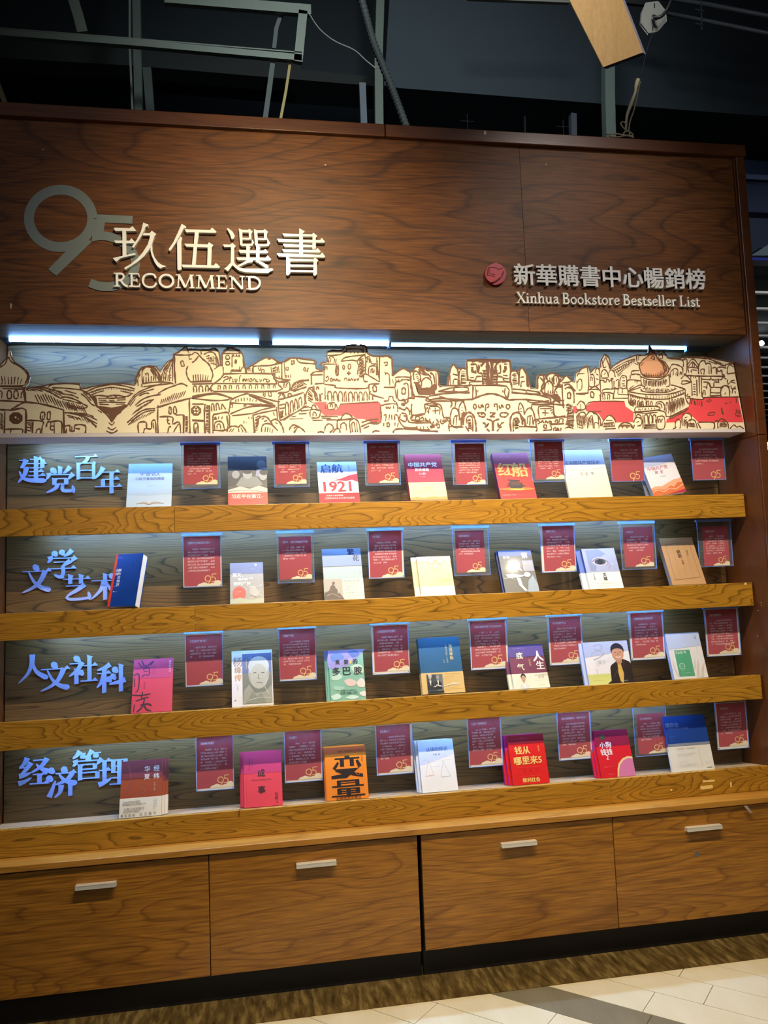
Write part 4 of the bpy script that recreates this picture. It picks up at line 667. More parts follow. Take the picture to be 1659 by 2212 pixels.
10:940,440 1000,445 1080,448 1290,450;8:910,470 950,440 1000,500 960,490 915,490;8:920,490 920,520 1000,500;9:1000,500 1005,620;8:990,440 995,480;8:1020,465 1018,440;8:1035,465 1035,445;7:1015,520 1035,520;7:1015,540 1035,542;7:1015,560 1038,560;7:1015,582 1038,584;7:1015,605 1040,606;12:1045,480 1048,620;9:1065,450 1070,600;9:1085,460 1090,620 1120,630;9:1085,475 1160,480 1165,455 1180,480 1260,478 1265,455 1300,475;9:1100,500 1150,505 1160,540 1190,545 1195,500 1230,505;9:1130,560 1135,520 1150,515 1165,540 1160,620;9:1100,540 1130,545;9:1165,590 1250,592 1255,545 1300,530 1330,545;9:1165,620 1250,615;9:1255,630 1252,570 1290,530 1325,560 1330,632;7:1285,605 1292,598 1292,590;8:1100,610 1100,580 1115,575 1118,615;8:1195,545 1250,548;8:1230,470 1235,505
9:1225,400 1240,410 1260,395 1265,430 1285,440;9:1290,350 1330,340 1360,345;9:1310,430 1310,380 1330,350 1360,370;9:1310,430 1380,420;9:1310,480 1315,520 1345,490 1375,485;9:1340,530 1350,560 1380,540;9:1350,600 1360,560 1385,560;8:1380,600 1375,580;7:1150,320 1220,345;6:1200,320 1240,345;6:1230,325 1260,345;7:1345,500 1380,510
8:985,640 1060,650 1100,648 1140,632 1410,628;7:1000,690 1002,655 1015,655;7:1025,695 1025,660 1035,700;7:1045,700 1050,660;7:1065,700 1065,665;9:1085,665 1090,712;6:1130,668 1145,655 1170,655 1158,672 1130,668;6:1290,685 1310,682;6:1330,682 1340,672;7:1385,640 1388,680;7:1140,785 1155,765 1200,762 1188,785 1140,785;11:1258,725 1272,780;8:1385,735 1388,760 1378,780;8:1400,740 1402,775;8:1415,745 1420,780;7:1380,790 1420,795
9:860,900 860,850 880,820 905,840 900,900;9:920,880 918,800 940,772 985,775 1000,810 985,840;8:965,900 965,850 990,825 1030,835 1050,900;6:940,810 965,800;6:935,840 960,825;6:950,860 960,840;6:985,860 1020,860;6:980,880 1025,885;8:1050,850 1080,900;8:1060,848 1190,850 1190,905;9:1200,900 1200,850 1220,830 1235,845;9:1230,900 1225,860 1245,825 1265,818 1310,850 1320,900;7:1250,860 1300,862;7:1250,880 1300,885;7:1255,845 1290,848;8:1330,905 1365,870 1390,890 1410,880 1440,895 1450,905;9:840,905 870,890
8:90,745 90,705 150,668 420,668;6:100,752 220,755;9:0,770 20,750;9:10,700 40,665 70,680 85,720 60,740 20,735;7:40,690 45,740;7:0,735 50,750;9:5,800 30,770 70,760 90,790;9:90,790 120,755 170,770 210,820 215,880;8:60,900 70,820 90,790;8:100,900 110,830 140,790 150,900;6:20,830 60,850;6:10,860 60,880;6:110,820 130,850;5:20,890 60,900;7:160,900 165,850 200,860;9:225,880 235,840 270,800 290,785 330,810 345,850;8:240,860 330,850;7:235,885 340,880;6:260,830 320,830;7:250,905 345,900;9:370,905 380,870 420,850 470,860 495,900;8:400,900 410,870;7:440,900 450,880;7:380,880 470,875;8:150,770 190,790 200,900''',
}
REDS = [('B', '1040,680 1100,672 1160,672 1168,735 1245,738 1292,695 1620,676 1636,700 1636,845 1560,850 1480,820 1420,818 1370,780 1330,768 1290,792 1150,790 1118,770 1080,705'),
        ('D', '90,706 150,668 420,668 430,712 500,762 495,845 345,850 310,800 285,785 235,835 200,780 120,755 90,750'),
        ('D', '-24,715 0,705 20,745 0,770 -24,765'),
        ('D', '985,642 1100,648 1140,632 1400,628 1448,848 1060,848 1000,790 950,770 910,820 860,848 780,852 785,820 870,800 975,712')]
def sec_pts(s, t): return [(SEC[s]+float(q.split(',')[0])/4, 700+float(q.split(',')[1])/4) for q in t.split()]
for s, t in REDS: MB().poly([mur(x, y, .0006) for x, y in sec_pts(s, t)]).build('red_field', flat('d83a44', .55), mr)
mb = MB()
mb.poly([mur(x, y, .0008) for x, y in sec_pts('D', '632,240 655,232 700,290 780,330 802,380 794,430 720,460 600,455 562,412 552,350 590,300 628,272')])
mb.build('copper_dome', flat('d49a72', .5), mr)
DP = lambda pts: MB().poly(pts).build('dark_print', flat('5d3514', .6), mr)
DP([mur(x, y, .0012) for x, y in sec_pts('D', '634,180 660,218 692,258 632,240')])
DP([mur(SEC['A']+x/4, 700+y/4, .0012) for x, y in ellipse(138, 812, 62, 54, 8, .39, .39+2*math.pi)])
DP([mur(SEC['B']+x/4, 700+y/4, .0012) for x, y in ellipse(34, 748, 48, 46, 8, .39, .39+2*math.pi)])
DP([mur(x, y, .0012) for x, y in sec_pts('A', '838,706 905,712 965,722 1040,708 1085,692 1100,702 1035,770 990,792 968,842 940,782 888,742')])
DP([mur(x, y, .0012) for x, y in sec_pts('A', '790,600 835,640 845,706 815,660')])
DP([mur(x, y, .0012) for x, y in sec_pts('C', '262,500 300,500 330,550 410,548 440,525 445,600 380,612 300,610')])
DP([mur(x, y, .0012) for x, y in sec_pts('C', '1385,600 1450,608 1500,600 1530,640 1525,690 1470,655 1440,625')])
DP([mur(x, y, .0012) for x, y in sec_pts('C', '715,305 1088,310 1086,326 716,322')])
mb = MB()
for (sx, cx, cy, r) in (('B', 20, 738, 9), ('B', 46, 738, 9), ('B', 24, 764, 8), ('B', 46, 766, 8), ('B', 34, 718, 6), ('B', 58, 752, 6), ('A', 135, 806, 9), ('A', 158, 820, 6)):
    mb.poly([mur(SEC[sx]+x/4, 700+y/4, .0028) for x, y in ellipse(cx, cy, r, r, 8)])
mb.build('rosette_dots', flat('ece0bc', .6), mr)
mb = MB(); kk = 0
for s, txt in LINES.items():
    for item in txt.replace('\n', ';').split(';'):
        if ':' not in item: continue
        w, pts = item.split(':'); w = float(w)/4*(1.65 if s != 'D' else 1.2)
        P = sec_pts(s, pts)
        ext = [P[0]]+P[1:]
        Q = catmull(ext, 3) if len(ext) > 2 else ext
        ws = [w*(.82+.28*math.sin(i*2.1+P[0][0])) for i in range(len(Q))]
        kk += 1; of = .0014+.00007*(kk % 13)
        for q in ribbon_quads(Q, ws)[0]: mb.face([mur(x, y, of) for x, y in q])
# hatching between pairs of guide lines
HATCH = [('A', '290,610 400,600 520,650 640,700', '330,690 450,700 570,740 690,765', 15, 6), ('A', '250,570 420,560 520,600', '300,580 460,590 560,640', 7, 4), ('A', '560,660 640,680 720,700', '600,740 690,760 760,780', 8, 5), ('A', '720,600 800,660 830,700', '760,590 830,640 845,690', 5, 4),
 ('A', '1340,640 1250,690 1180,740', '1290,690 1200,745 1130,790', 8, 5), ('A', '1620,560 1500,600 1390,650', '1580,640 1470,680 1375,700', 12, 6), ('A', '1180,630 1140,680', '1150,680 1115,725', 4, 4), ('A', '770,575 900,545 1040,545 1150,570', '800,600 920,570 1030,570 1120,595', 16, 3),
 ('A', '600,790 700,800 790,830', '640,830 740,850 820,880', 7, 4), ('A', '1330,750 1240,780 1150,840', '1290,790 1200,830 1110,880', 7, 4), ('A', '0,760 0,830 0,900', '30,780 34,850 36,930', 10, 5), ('A', '1598,790 1598,860 1598,930', '1630,800 1630,870 1630,940', 11, 4),
 ('A', '1410,470 1440,360 1480,330', '1425,495 1460,400 1495,380', 6, 4), ('B', '850,580 880,520 950,490', '900,590 940,550 1000,520', 8, 5), ('B', '118,690 118,800 118,930', '148,700 148,810 148,935', 16, 4), ('B', '1440,300 1440,380 1440,470', '1490,290 1490,360 1490,430', 12, 5), ('B', '1240,350 1240,430', '1265,360 1265,440', 8, 4),
 ('B', '130,280 200,260 235,340', '150,330 200,370 240,380', 9, 4), ('B', '690,380 690,430', '735,350 740,420', 5, 4), ('B', '545,800 545,930', '580,790 575,910', 9, 4), ('B', '745,760 745,820', '790,740 800,800', 6, 4), ('B', '1630,690 1600,830', '1655,690 1655,840', 1, 3), ('B', '740,440 840,500', '760,470 850,540', 6, 4), ('B', '1000,560 1000,660', '1040,600 1050,690', 6, 4),
 ('C', '855,400 855,515', '895,402 895,517', 9, 4), ('C', '940,402 940,517', '985,400 985,515', 9, 4), ('C', '665,400 665,520', '718,405 718,522', 8, 3), ('C', '1112,420 1112,525', '1160,425 1162,528', 8, 3), ('C', '270,430 300,520', '300,420 318,500', 5, 5), ('C', '1570,700 1570,900', '1650,690 1655,890', 16, 4), ('C', '720,820 725,910', '765,820 765,910', 8, 4), ('C', '1125,820 1125,910', '1170,820 1170,905', 8, 4),
 ('C', '60,470 140,460', '70,530 150,520', 3, 5), ('C', '1400,455 1500,450', '1420,530 1500,520', 5, 5), ('D', '330,395 430,330 520,290', '360,440 440,390 510,340', 12, 4), ('D', '570,430 640,440 720,435 780,400', '585,450 650,458 720,458 770,440', 26, 3), ('D', '740,320 780,360 790,410', '700,300 740,350 755,430', 14, 3), ('D', '590,480 700,490 790,470', '592,530 700,545 790,520', 22, 3),
 ('D', '470,612 600,640 790,645 935,590', '474,630 602,652 788,655 940,606', 44, 4), ('D', '470,690 500,705 590,720', '465,640 500,650 590,665', 14, 4), ('D', '810,660 930,630', '825,790 935,700', 14, 4), ('D', '0,780 60,770 150,800', '10,900 80,890 160,895', 16, 4), ('D', '830,790 970,700', '850,800 985,715', 1, 3), ('D', '240,840 330,840', '240,900 340,900', 10, 4), ('D', '380,860 480,865', '380,900 485,900', 10, 4), ('D', '1240,850 1300,850', '1240,900 1310,900', 8, 4), ('D', '930,800 980,850 1020,850', '930,890 980,900 1040,900', 12, 4), ('D', '590,545 700,560 800,550', '600,590 700,600 790,595', 18, 3), ('D', '1150,300 1250,330 1340,350', '1180,310 1270,345 1340,360', 8, 3)]
def along(P, t):
    t *= len(P)-1; i = min(int(t), len(P)-2); f_ = t-i; return (P[i][0]+(P[i+1][0]-P[i][0])*f_, P[i][1]+(P[i+1][1]-P[i][1])*f_)
rh = random.Random(8)
for s, pa, pb, n_, w in HATCH:
    A_, B_ = sec_pts(s, pa), sec_pts(s, pb)
    for i in range(n_):
        t_ = (i+.5)/n_; a_, b_ = along(A_, t_), along(B_, t_); u0, u1 = rh.uniform(0, .18), rh.uniform(.75, 1)
        p_ = (a_[0]+(b_[0]-a_[0])*u0, a_[1]+(b_[1]-a_[1])*u0); q_ = (a_[0]+(b_[0]-a_[0])*u1, a_[1]+(b_[1]-a_[1])*u1)
        m_ = ((p_[0]+q_[0])/2+rh.uniform(-.6, .6), (p_[1]+q_[1])/2+rh.uniform(-.6, .6)); kk += 1; of = .0014+.00007*(kk % 13)
        for q in ribbon_quads([p_, m_, q_], [w/4*1.3, w/4*1.5, w/4*.6])[0]: mb.face([mur(x, y, of) for x, y in q])
OQ = [(x, y+.9) for x, y in outline if x > -12]
for q in ribbon_quads(OQ, [2.0]*len(OQ))[0]: mb.face([mur(x, y, .0025) for x, y in q])
lo_ = mb.build('line_print', flat('5e3412', .6), mr); lo_['kind'] = 'stuff'
# ------------------------------------------------------------------ books
def floor_z(row, y):
    z = LIPT[row]; y0 = ylip(z)+.022; y1 = yback(z)+.002
    return z-.0031-(y-y0)/(y1-y0)*.0239
class Face:
    def __init__(s, p, u, v, n, W, H): s.p, s.u, s.v, s.n, s.W, s.H = p, u, v, n, W, H
    def __call__(s, a, b, o=0): return s.p+s.u*(a*s.W)+s.v*((1-b)*s.H)+s.n*o
BOLD = ((-.012, 0), (.012, 0), (-.028, .012), (.028, .012), (0, -.014))
def dim(c): return ''.join('%02x' % int(int(c[i:i+2], 16)*.90) for i in (0, 2, 4))
def seeded(x): return random.Random(zlib.crc32(x.encode()))
def draw(face, ops, parent, base=.0006, rough=.42, coat=.06):
    """printed decoration and painted LED tints: every colour and kind becomes one thin sheet"""
    groups = {}; asp = face.W/face.H
    def G(kind, col):
        return groups.setdefault((kind, col), MB())
    lay = base
    for op in ops:
        k = op[0]; lay += .00012
        if k == 'r':
            _, a0, b0, a1, b1, col = op; G('cover_print_and_tint', col).poly([face(a0, b0, lay), face(a1, b0, lay), face(a1, b1, lay), face(a0, b1, lay)])
        elif k == 'p':
            _, pts, col = op; G('cover_print_and_tint', col).poly([face(a, b, lay) for a, b in pts])
        elif k == 'q':
            pts = catmull(list(op[1])+[op[1][0]], 4)[:-1]; G('cover_print_and_tint', op[2]).poly([face(a, b, lay) for a, b in pts])
        elif k == 'e':
            _, cx, cy, rx, ry, col = op; G('cover_print_and_tint', col).poly([face(a, b, lay) for a, b in ellipse(cx, cy, rx, ry*asp, 16)])
        elif k == 'l':
            _, pts, w, col = op; m = G('cover_print_and_tint', col)
            Q = [(a*face.W, b*face.H) for a, b in pts]; Q = catmull(Q, 4) if len(Q) > 2 else Q
            for q in ribbon_quads(Q, [w*face.W]*len(Q))[0]: m.face([face(x/face.W, y/face.H, lay) for x, y in q])
        elif k in 'tT':
            _, cx, cy, w, s, col = op; V, Fc, bb = tmesh(s)
            sc_ = w*face.W/(bb[1]-bb[0]); m = G('title_print', col); mx, my = (bb[0]+bb[1])/2, (bb[2]+bb[3])/2
            for h_, (ex, ey) in enumerate(BOLD if k == 'T' else BOLD[:2]):
                n = len(m.v)
                for v in V: m.v.append(face(cx+(v[0]-mx+ex)*sc_/face.W, cy-(v[1]-my+ey)*sc_/face.H, lay+h_*.00004))
                m.f += [tuple(n+j for j in f) for f in Fc]
        elif k in 'vV':
            _, cx, b0, b1, s, col = op; m = G('title_print', col); st = (b1-b0)/len(s)
            for i, ch in enumerate(s):
                V, Fc, bb = tmesh(ch); q = st*.92
                for h_, (ex, ey) in enumerate(BOLD if k == 'V' else BOLD[:2]):
                    n = len(m.v)
                    for v in V: m.v.append(face(cx+(v[0]+ex-(bb[0]+bb[1])/2)*q*face.H/face.W, b0+st*(i+.5)-(v[1]+ey-.38)*q, lay+h_*.00004))
                    m.f += [tuple(n+j for j in f) for f in Fc]
        elif k == 'g':   # rows of tiny unreadable print
            _, a0, b0, a1, b1, rows, col = op; m = G('small_print', col); rr = seeded(str(op)); h = (b1-b0)/rows
            cw = h*.62/asp
            for i in range(rows):
                a = a0; end = a1 if i < rows-1 else a0+(a1-a0)*rr.uniform(.4, .95)
                while a+cw*.8 < end:
                    y = b0+i*h
                    for (x0, y0, x1, y1) in ((0, .1, .8, .2), (0, .4, .8, .5), (.3, 0, .45, .62)):
                        if rr.random() < .82: m.face([face(a+x0*cw, y+y0*h, lay), face(a+x1*cw, y+y0*h, lay), face(a+x1*cw, y+y1*h, lay), face(a+x0*cw, y+y1*h, lay)])
                    a += cw*(1.0 if rr.random() < .93 else 1.7)
    for (kind, col), m in groups.items():
        o = m.build(kind, flat(dim(col), rough, .35, coat=coat), parent)
        if kind == 'small_print': o['kind'] = 'stuff'
NBOOK = 0
def book(row, xl, W, H, d, T, cover, ops, label, spine=None, pages='e9e2cf', band=None, dx=0, k=0, T0=None, yaw=0, roll=0, group=None, cat='book', cutcorner=None, ydelta=0, gloss=.06):
    """one book leaning back on its shelf: k = how many copies stand before it"""
    z0 = LIPT[row]; yb_ = ylip(z0)+.034+ydelta
    hz = math.sqrt(max(H*H-d*d, 1e-6)); b, a = hz/H, d/H        # cos, sin of the lean
    yb_ += k*(T+.0012)/b
    v = Vector((0, a, b)); u = Vector((1, 0, 0))
    if yaw:
        R = Matrix.Rotation(math.radians(yaw), 3, 'Z'); u = R @ u; v = R @ v
    n = u.cross(v)
    p = Vector((xl+dx, yb_, 0))
    if roll:
        R = Matrix.Rotation(math.radians(roll), 3, n*-1); u = R @ u; v = R @ v
    corners = [p+u*(W*i)-n*(T*j) for i in (0, 1) for j in (0, 1)]
    p.z = max(floor_z(row, c.y)-(c.z) for c in corners)+.0004
    F = Face(p, u, v, n, W, H)
    r = empty('book', p.copy(), label, cat, group)
    def blk(a0, a1, b0, b1, n0, n1, mb=None):
        P = lambda a_, b2, o: p+u*a_+v*b2+n*o
        return (mb or MB()).hexa([P(a0, b0, n0), P(a1, b0, n0), P(a1, b0, n1), P(a0, b0, n1), P(a0, b1, n0), P(a1, b1, n0), P(a1, b1, n1), P(a0, b1, n1)])
    c = .0016
    mb = blk(0, W, 0, H, -c, 0); blk(0, W, 0, H, -T, -T+c, mb)
    if spine is None: blk(0, c, 0, H, -T+c, -c, mb)
    mb.build('cover', flat(dim(cover), .42, .35, coat=gloss), r)
    if spine: blk(-.0005, c+.0025, 0, H, -T+.0002, -.0002 if not band else -.0002).build('spine', flat(dim(spine), .42, .35, coat=gloss), r)
    blk(c, W-.003, .0025, H-.003, -T+c, -c).build('page_block', flat(pages, .8), r)
    if band:
        h0, h1, bc = band; o = .0007
        m2 = blk(-o, W+o, H*(1-h1), H*(1-h0), 0, o); blk(-o-.0004, 0, H*(1-h1), H*(1-h0), -T, o, m2); blk(-o, W+o, H*(1-h1), H*(1-h0), -T-o, -T, m2)
        m2.build('paper_band', flat(dim(bc), .5, .35), r)
    if ops: draw(F, ops, r, base=.0012 if band else .0005, coat=gloss)
    return r

def man(cx, cy, s, asp=1, skin='c09878', hair='2a2422', suit='2c2624', tie=None, shirt='e8e4dc'):
    """plain printed half figure"""
    bt = min(1.0, cy+s*3.3)
    o = [('p', [(cx-s*1.25, bt), (cx-s*1.1, cy+s*1.5), (cx-s*.35, cy+s*1.0), (cx+s*.35, cy+s*1.0), (cx+s*1.1, cy+s*1.5), (cx+s*1.3, bt)], suit),
         ('p', [(cx-s*.35, cy+s*.95), (cx+s*.35, cy+s*.95), (cx+s*.05, cy+s*2.3)], shirt)]
    if tie: o.append(('p', [(cx-s*.09, cy+s*1.2), (cx+s*.09, cy+s*1.2), (cx+s*.16, cy+s*3.0), (cx-s*.10, cy+s*3.0)], tie))
    o += [('e', cx, cy-s*.25, s*.62, s*.75, hair), ('e', cx, cy+s*.12, s*.5, s*.72, skin), ('p', [(cx-s*.16, cy+s*.6), (cx+s*.16, cy+s*.6), (cx+s*.2, cy+s*1.05), (cx-s*.2, cy+s*1.05)], skin),
          ('l', [(cx-s*.3, cy), (cx-s*.1, cy)], .012, hair), ('l', [(cx+s*.1, cy), (cx+s*.3, cy)], .012, hair), ('l', [(cx-s*.15, cy+s*.42), (cx, cy+s*.47), (cx+s*.15, cy+s*.42)], .012, '8a4a3c')]
    return o
random.seed(5)
W_ = 'f4f2ea'
# ---------------- top shelf
book(1, -.504, .177, .213, .086, .012, 'b8d6f4', [('t', .5, .25, .46, '平"语"近人', '4a4f98'), ('t', .5, .35, .66, '习近平喜欢的典故', '3c4a90'), ('g', .42, .44, .62, .47, 1, '7a88b0'), ('g', .44, .50, .60, .55, 2, '7a88b0'),
     ('p', [(0, .66), (.15, .69), (.3, .66), (.45, .69), (.6, .655), (.8, .69), (1, .67), (1, .74), (0, .74)], 'b9d0e8'), ('p', [(0, .72), (.5, .74), (1, .71), (1, 1), (0, 1)], 'c6dcf0'),
     ('p', [(.22, .915), (.36, .87), (.46, .88), (.5, .91), (.6, .87), (.72, .88), (.84, .91), (.6, .905), (.5, .935), (.38, .91)], 'c8b8a8'), ('l', [(.22, .92), (.36, .90), (.5, .935), (.64, .905), (.84, .915)], .012, '7a6a60')],
     'pale sky blue book with an open book pictured at its foot, top shelf')
book(1, -.097, .163, .234, .088, .028, '23262c', [('r', 0, .24, 1, .76, '45484a'), ('p', [(0, .0), (1, .0), (1, .32), (.6, .30), (0, .24)], '1e2230'), ('e', .86, .18, .12, .14, '4c5058'), ('p', [(.7, .42), (.74, .28), (1, .24), (1, .46)], '8a90a0'),
     ('p', [(0, .44), (.14, .36), (.3, .34), (.4, .44), (.3, .6), (0, .62)], '2e3032'), ('e', .2, .38, .1, .12, '8c8c88'), ('p', [(.2, .6), (.34, .44), (.5, .4), (.75, .44), (.9, .6), (.6, .66), (.3, .64)], '7e7f7a'), ('e', .5, .38, .12, .14, '9a9a94'), ('e', .5, .32, .12, .08, '2a2a2a'),
     ('e', .9, .42, .1, .13, 'a0a09a'), ('e', .92, .34, .11, .09, '26262a'), ('p', [(0, .70), (.3, .63), (.55, .68), (.8, .62), (1, .68), (1, .76), (0, .76)], 'c4c4bc'), ('l', [(0, .73), (.5, .71), (1, .76)], .012, '70706c'),
     ('r', 0, .76, 1, 1, 'd63a38'), ('T', .46, .835, .74, '习近平在浙江', 'f6efe6'), ('g', .84, .84, .95, .87, 1, 'f0d8d0'), ('r', .36, .925, .62, .930, '90202a')],
     'book with a dark group photograph over a red foot band, top shelf', spine='30263c')
book(1, .283, .172, .217, .098, .010, 'f1eff0', [('r', 0, 0, 1, .27, 'b9c8ea'), ('T', .36, .165, .56, '启航', '33407e'), ('v', .80, .08, .26, '中国共产党', '4a5490'), ('p', [(1, .30), (.8, .33), (.6, .40), (.38, .46), (.5, .45), (.7, .47), (.85, .44), (1, .50)], 'd02c44'),  # pale blue top band paints LED light on the white cover
     ('e', .22, .37, .14, .07, 'c8ccd0'), ('l', [(.1, .36), (.34, .36)], .02, '9aa0a8'), ('l', [(.3, .42), (.5, .40), (.75, .31), (.95, .29)], .012, 'e05a68'), ('T', .47, .60, .68, '1921', 'cf3038'), ('g', .86, .55, .9, .66, 4, '8890a0'),
     ('r', 0, .755, 1, 1, 'dc2c38'), ('t', .38, .815, .42, '弘扬伟大建党精神', 'f6d8d0'), ('t', .5, .875, .74, '全面建设社会主义现代化国家', 'f6d8d0'), ('g', .1, .95, .9, .97, 1, 'b02030')],
     'white and red book with large red numerals across the middle, top shelf')
book(1, .674, .164, .238, .098, .034, 'a32440', [('T', .46, .235, .78, '中国共产党', 'f2e6e8'), ('T', .42, .345, .38, '历史通览', 'f2e6e8'), ('t', .42, .43, .18, '（上册）', 'f0d8dc'), ('g', .36, .49, .54, .515, 1, 'e8c0c8'),
     ('r', 0, .62, 1, 1, 'efd9a2'), ('t', .5, .745, .18, '李君如', 'a08850'), ('r', .1, .72, .9, .723, 'd8c088'), ('g', .1, .80, .86, .825, 1, 'b09048'), ('p', [(0, .95), (.2, .93), (.35, .95), (.6, .925), (.8, .94), (1, .93), (1, 1), (0, 1)], 'd89850')],
     'thick crimson and cream book with a white title, top shelf')
book(1, 1.078, .166, .241, .100, .030, 'd4261c', [('r', 0, 0, 1, .25, '7a1c3c'), ('g', .16, .08, .76, .11, 1, 'b0708c'), ('V', .28, .20, .54, '红', 'd0a050'), ('V', .68, .20, .56, '船', 'd0a050'), ('l', [(.1, .5), (.3, .42), (.38, .30)], .03, 'd0a050'), ('g', .72, .5, .92, .53, 1, 'f0d0a0'),  # plum top band: shade and LED light painted over the red
     ('e', .5, .80, .5, .05, 'f07020'), ('e', .5, .805, .22, .025, 'ffb040'), ('p', [(.2, .72), (.3, .745), (.34, .78), (.6, .79), (.72, .75), (.78, .72), (.7, .73), (.66, .66), (.56, .67), (.55, .62), (.34, .61), (.34, .66), (.28, .67), (.3, .72)], '2c1814'), ('r', .36, .64, .62, .72, '50281c'), ('l', [(.28, .6), (.62, .615)], .02, '2c1814'),
     ('g', .12, .86, .8, .885, 1, '5a1410'), ('g', .06, .92, .92, .945, 1, 'f4c8b0'), ('g', .1, .965, .9, .985, 1, 'a01810')],
     'red book with a dark boat on a glowing sea, top shelf', spine='5c2a4a')
book(1, 1.397, .205, .248, .086, .014, 'efe6cc', [('p', [(0, 0), (1, 0), (1, .36), (.5, .42), (0, .40)], 'dfe4ee'), ('t', .46, .27, .84, '论中国共产党历史', '55609c'), ('t', .52, .5, .34, '习  近  平', '6a6a78')],  # bluish upper area is LED light painted on the cream
     'large cream book with a slim blue title line, top shelf beside a red card')
book(1, 1.80, .165, .196, .060, .024, 'f0eff6', [('p', [(0, .0), (1, 0), (1, .20), (.5, .24), (0, .27)], 'c4cdee'), ('t', .42, .31, .62, '中国共产党', 'c06a86'), ('t', .42, .42, .26, '简  史', 'c06a86'), ('r', .38, .535, .58, .540, '7080a0'),  # first polygon paints the LED glow across the white top
     ('p', [(0, .80), (.15, .76), (.35, .78), (.55, .72), (.75, .66), (1, .64), (1, .95), (0, .98)], 'f0b08a'), ('p', [(0, .86), (.2, .84), (.4, .88), (.6, .80), (.7, .84), (.85, .74), (1, .76), (1, 1), (0, 1)], 'e07848'), ('l', [(0, .9), (.2, .86), (.35, .92), (.55, .86), (.72, .9), (1, .80)], .016, 'f8dcc8'), ('p', [(.45, 1), (1, .93), (1, 1)], 'c82850')],
     'white and orange book tilted sideways at the right end of the top shelf', roll=-8, spine='b4c2ea')
book(1, 1.782, .175, .168, .062, .006, '7c8090', [], 'plain grey folder standing behind the tilted white and orange book', ydelta=.034, cat='folder')
# ---------------- second shelf
book(2, -.578, .122, .222, .070, .040, '0d3c92', [('r', 0, 0, .085, 1, 'e2401e'), ('V', .24, .28, .62, '额尔古纳河', 'e8ecf8'), ('V', .15, .28, .42, '右岸', 'e8ecf8'), ('g', .08, .06, .26, .10, 2, '8aa0d8'), ('t', .18, .62, .13, '迟子建', 'a8b8e0'), ('e', .14, .72, .02, .02, 'e8ecf8'), ('g', .18, .715, .34, .735, 1, 'a8b8e0'),
     ('l', [(.5, .14), (.62, .2), (.58, .3)], .012, '1a50a8'), ('l', [(.7, .12), (.8, .2), (.74, .34)], .012, '1a50a8'), ('l', [(.45, .6), (.6, .66), (.75, .62)], .012, '1a50a8')],
     'royal blue book with orange spine turned to show its page edges, second shelf', spine='e2401e', yaw=-22)
book(2, -.097, .137, .192, .090, .012, 'a5a29a', [('r', 0, 0, 1, .28, '6e7c9e'), ('V', .14, .25, .36, '夏', W_), ('t', .3, .31, .2, '天、', W_), ('T', .38, .41, .28, '烟火和', W_), ('l', [(.56, .40), (.68, .39)], .03, W_), ('T', .36, .52, .52, '我的尸体', W_), ('t', .78, .06, .08, '余', W_), ('g', .62, .16, .94, .18, 1, 'c8d0e0'),  # slate blue top stands for LED light, painted over grey
     ('e', .27, .76, .2, .24, 'c8443c'), ('g', .16, .70, .38, .80, 2, 'e8a098'), ('p', [(.55, .6), (.7, .58), (.9, .72), (.8, .86), (.6, .8)], 'b6b2a6'), ('p', [(.0, .9), (.3, .86), (.6, .92), (1, .88), (1, 1), (0, 1)], 'b2b49a'), ('l', [(.45, .55), (.75, .62), (.95, .56)], .012, 'd8d8d0'), ('l', [(.6, .9), (.8, .78), (.96, .86)], .012, 'dcdcd2')],
     'small silver grey wrapped book with a red disc, second shelf')
book(2, .291, .167, .234, .086, .012, 'a8bcb8', [('r', 0, 0, 1, .35, '7e92b4'), ('V', .74, .0, .15, '繁', '141c48'), ('V', .86, .13, .27, '花', '141c48'), ('g', .93, .42, .96, .54, 4, '6a8088'), ('r', 0, .6, .46, 1, 'b2aa9c'), ('p', [(.12, .82), (.16, .74), (.22, .70), (.3, .76), (.36, .86), (.5, 1), (.0, 1), (0, .86)], '5c4c44'), ('e', .24, .68, .035, .045, '5c4c44'),  # upper blue band is LED light put into the grey-green
     ('l', [(.28, .76), (.34, .80), (.34, .88)], .02, 'c8c0b4'), ('l', [(.06, .92), (.2, .88), (.4, .96)], .02, '98887c'), ('t', .7, .64, .42, '我读《繁花》第一段话', '8a9a90'), ('g', .54, .68, .72, .71, 1, '8a9a90'), ('g', .54, .74, 1, .76, 1, '707c78'), ('g', .54, .80, .82, .83, 1, '8a9a90'), ('g', .54, .86, .8, .90, 1, '8a9a90'), ('g', .54, .93, .86, .96, 1, '8a9a90')],
     'grey-green book with navy characters top right and a seated figure below, second shelf', band=(.6, 1.0, 'cfe0cc'))
GL = [('r', 0, 0, 1, .10, 'dfdfd8'), ('e', .42, .115, .11, .11, 'b09a60'), ('e', .42, .115, .09, .09, 'f0e4bc'), ('e', .68, .115, .11, .11, 'b09a60'), ('e', .68, .115, .09, .09, 'f0e4bc'), ('l', [(.52, .11), (.58, .11)], .015, 'b09a60'), ('l', [(.3, .08), (.36, .05)], .012, 'b09a60'), ('g', .34, .19, .7, .205, 1, 'a89868'),
      ('t', .54, .335, .2, '我与地坛', 'f4c848'), ('l', [(.5, .60), (.58, .58), (.64, .61)], .014, 'f2d060'), ('l', [(.7, .64), (.76, .60), (.8, .66), (.86, .60), (.96, .62)], .016, 'f2d060'), ('l', [(.62, .66), (.68, .70)], .012, 'f2d060'), ('r', 0, .76, 1, 1, 'f1ead2'), ('g', .08, .79, .9, .805, 1, 'd8c890')]
book(2, .701, .150, .184, .070, .010, 'eedc9c', GL, 'cream book with spectacles drawn at its top, front copy on second shelf', group='cream spectacle books')
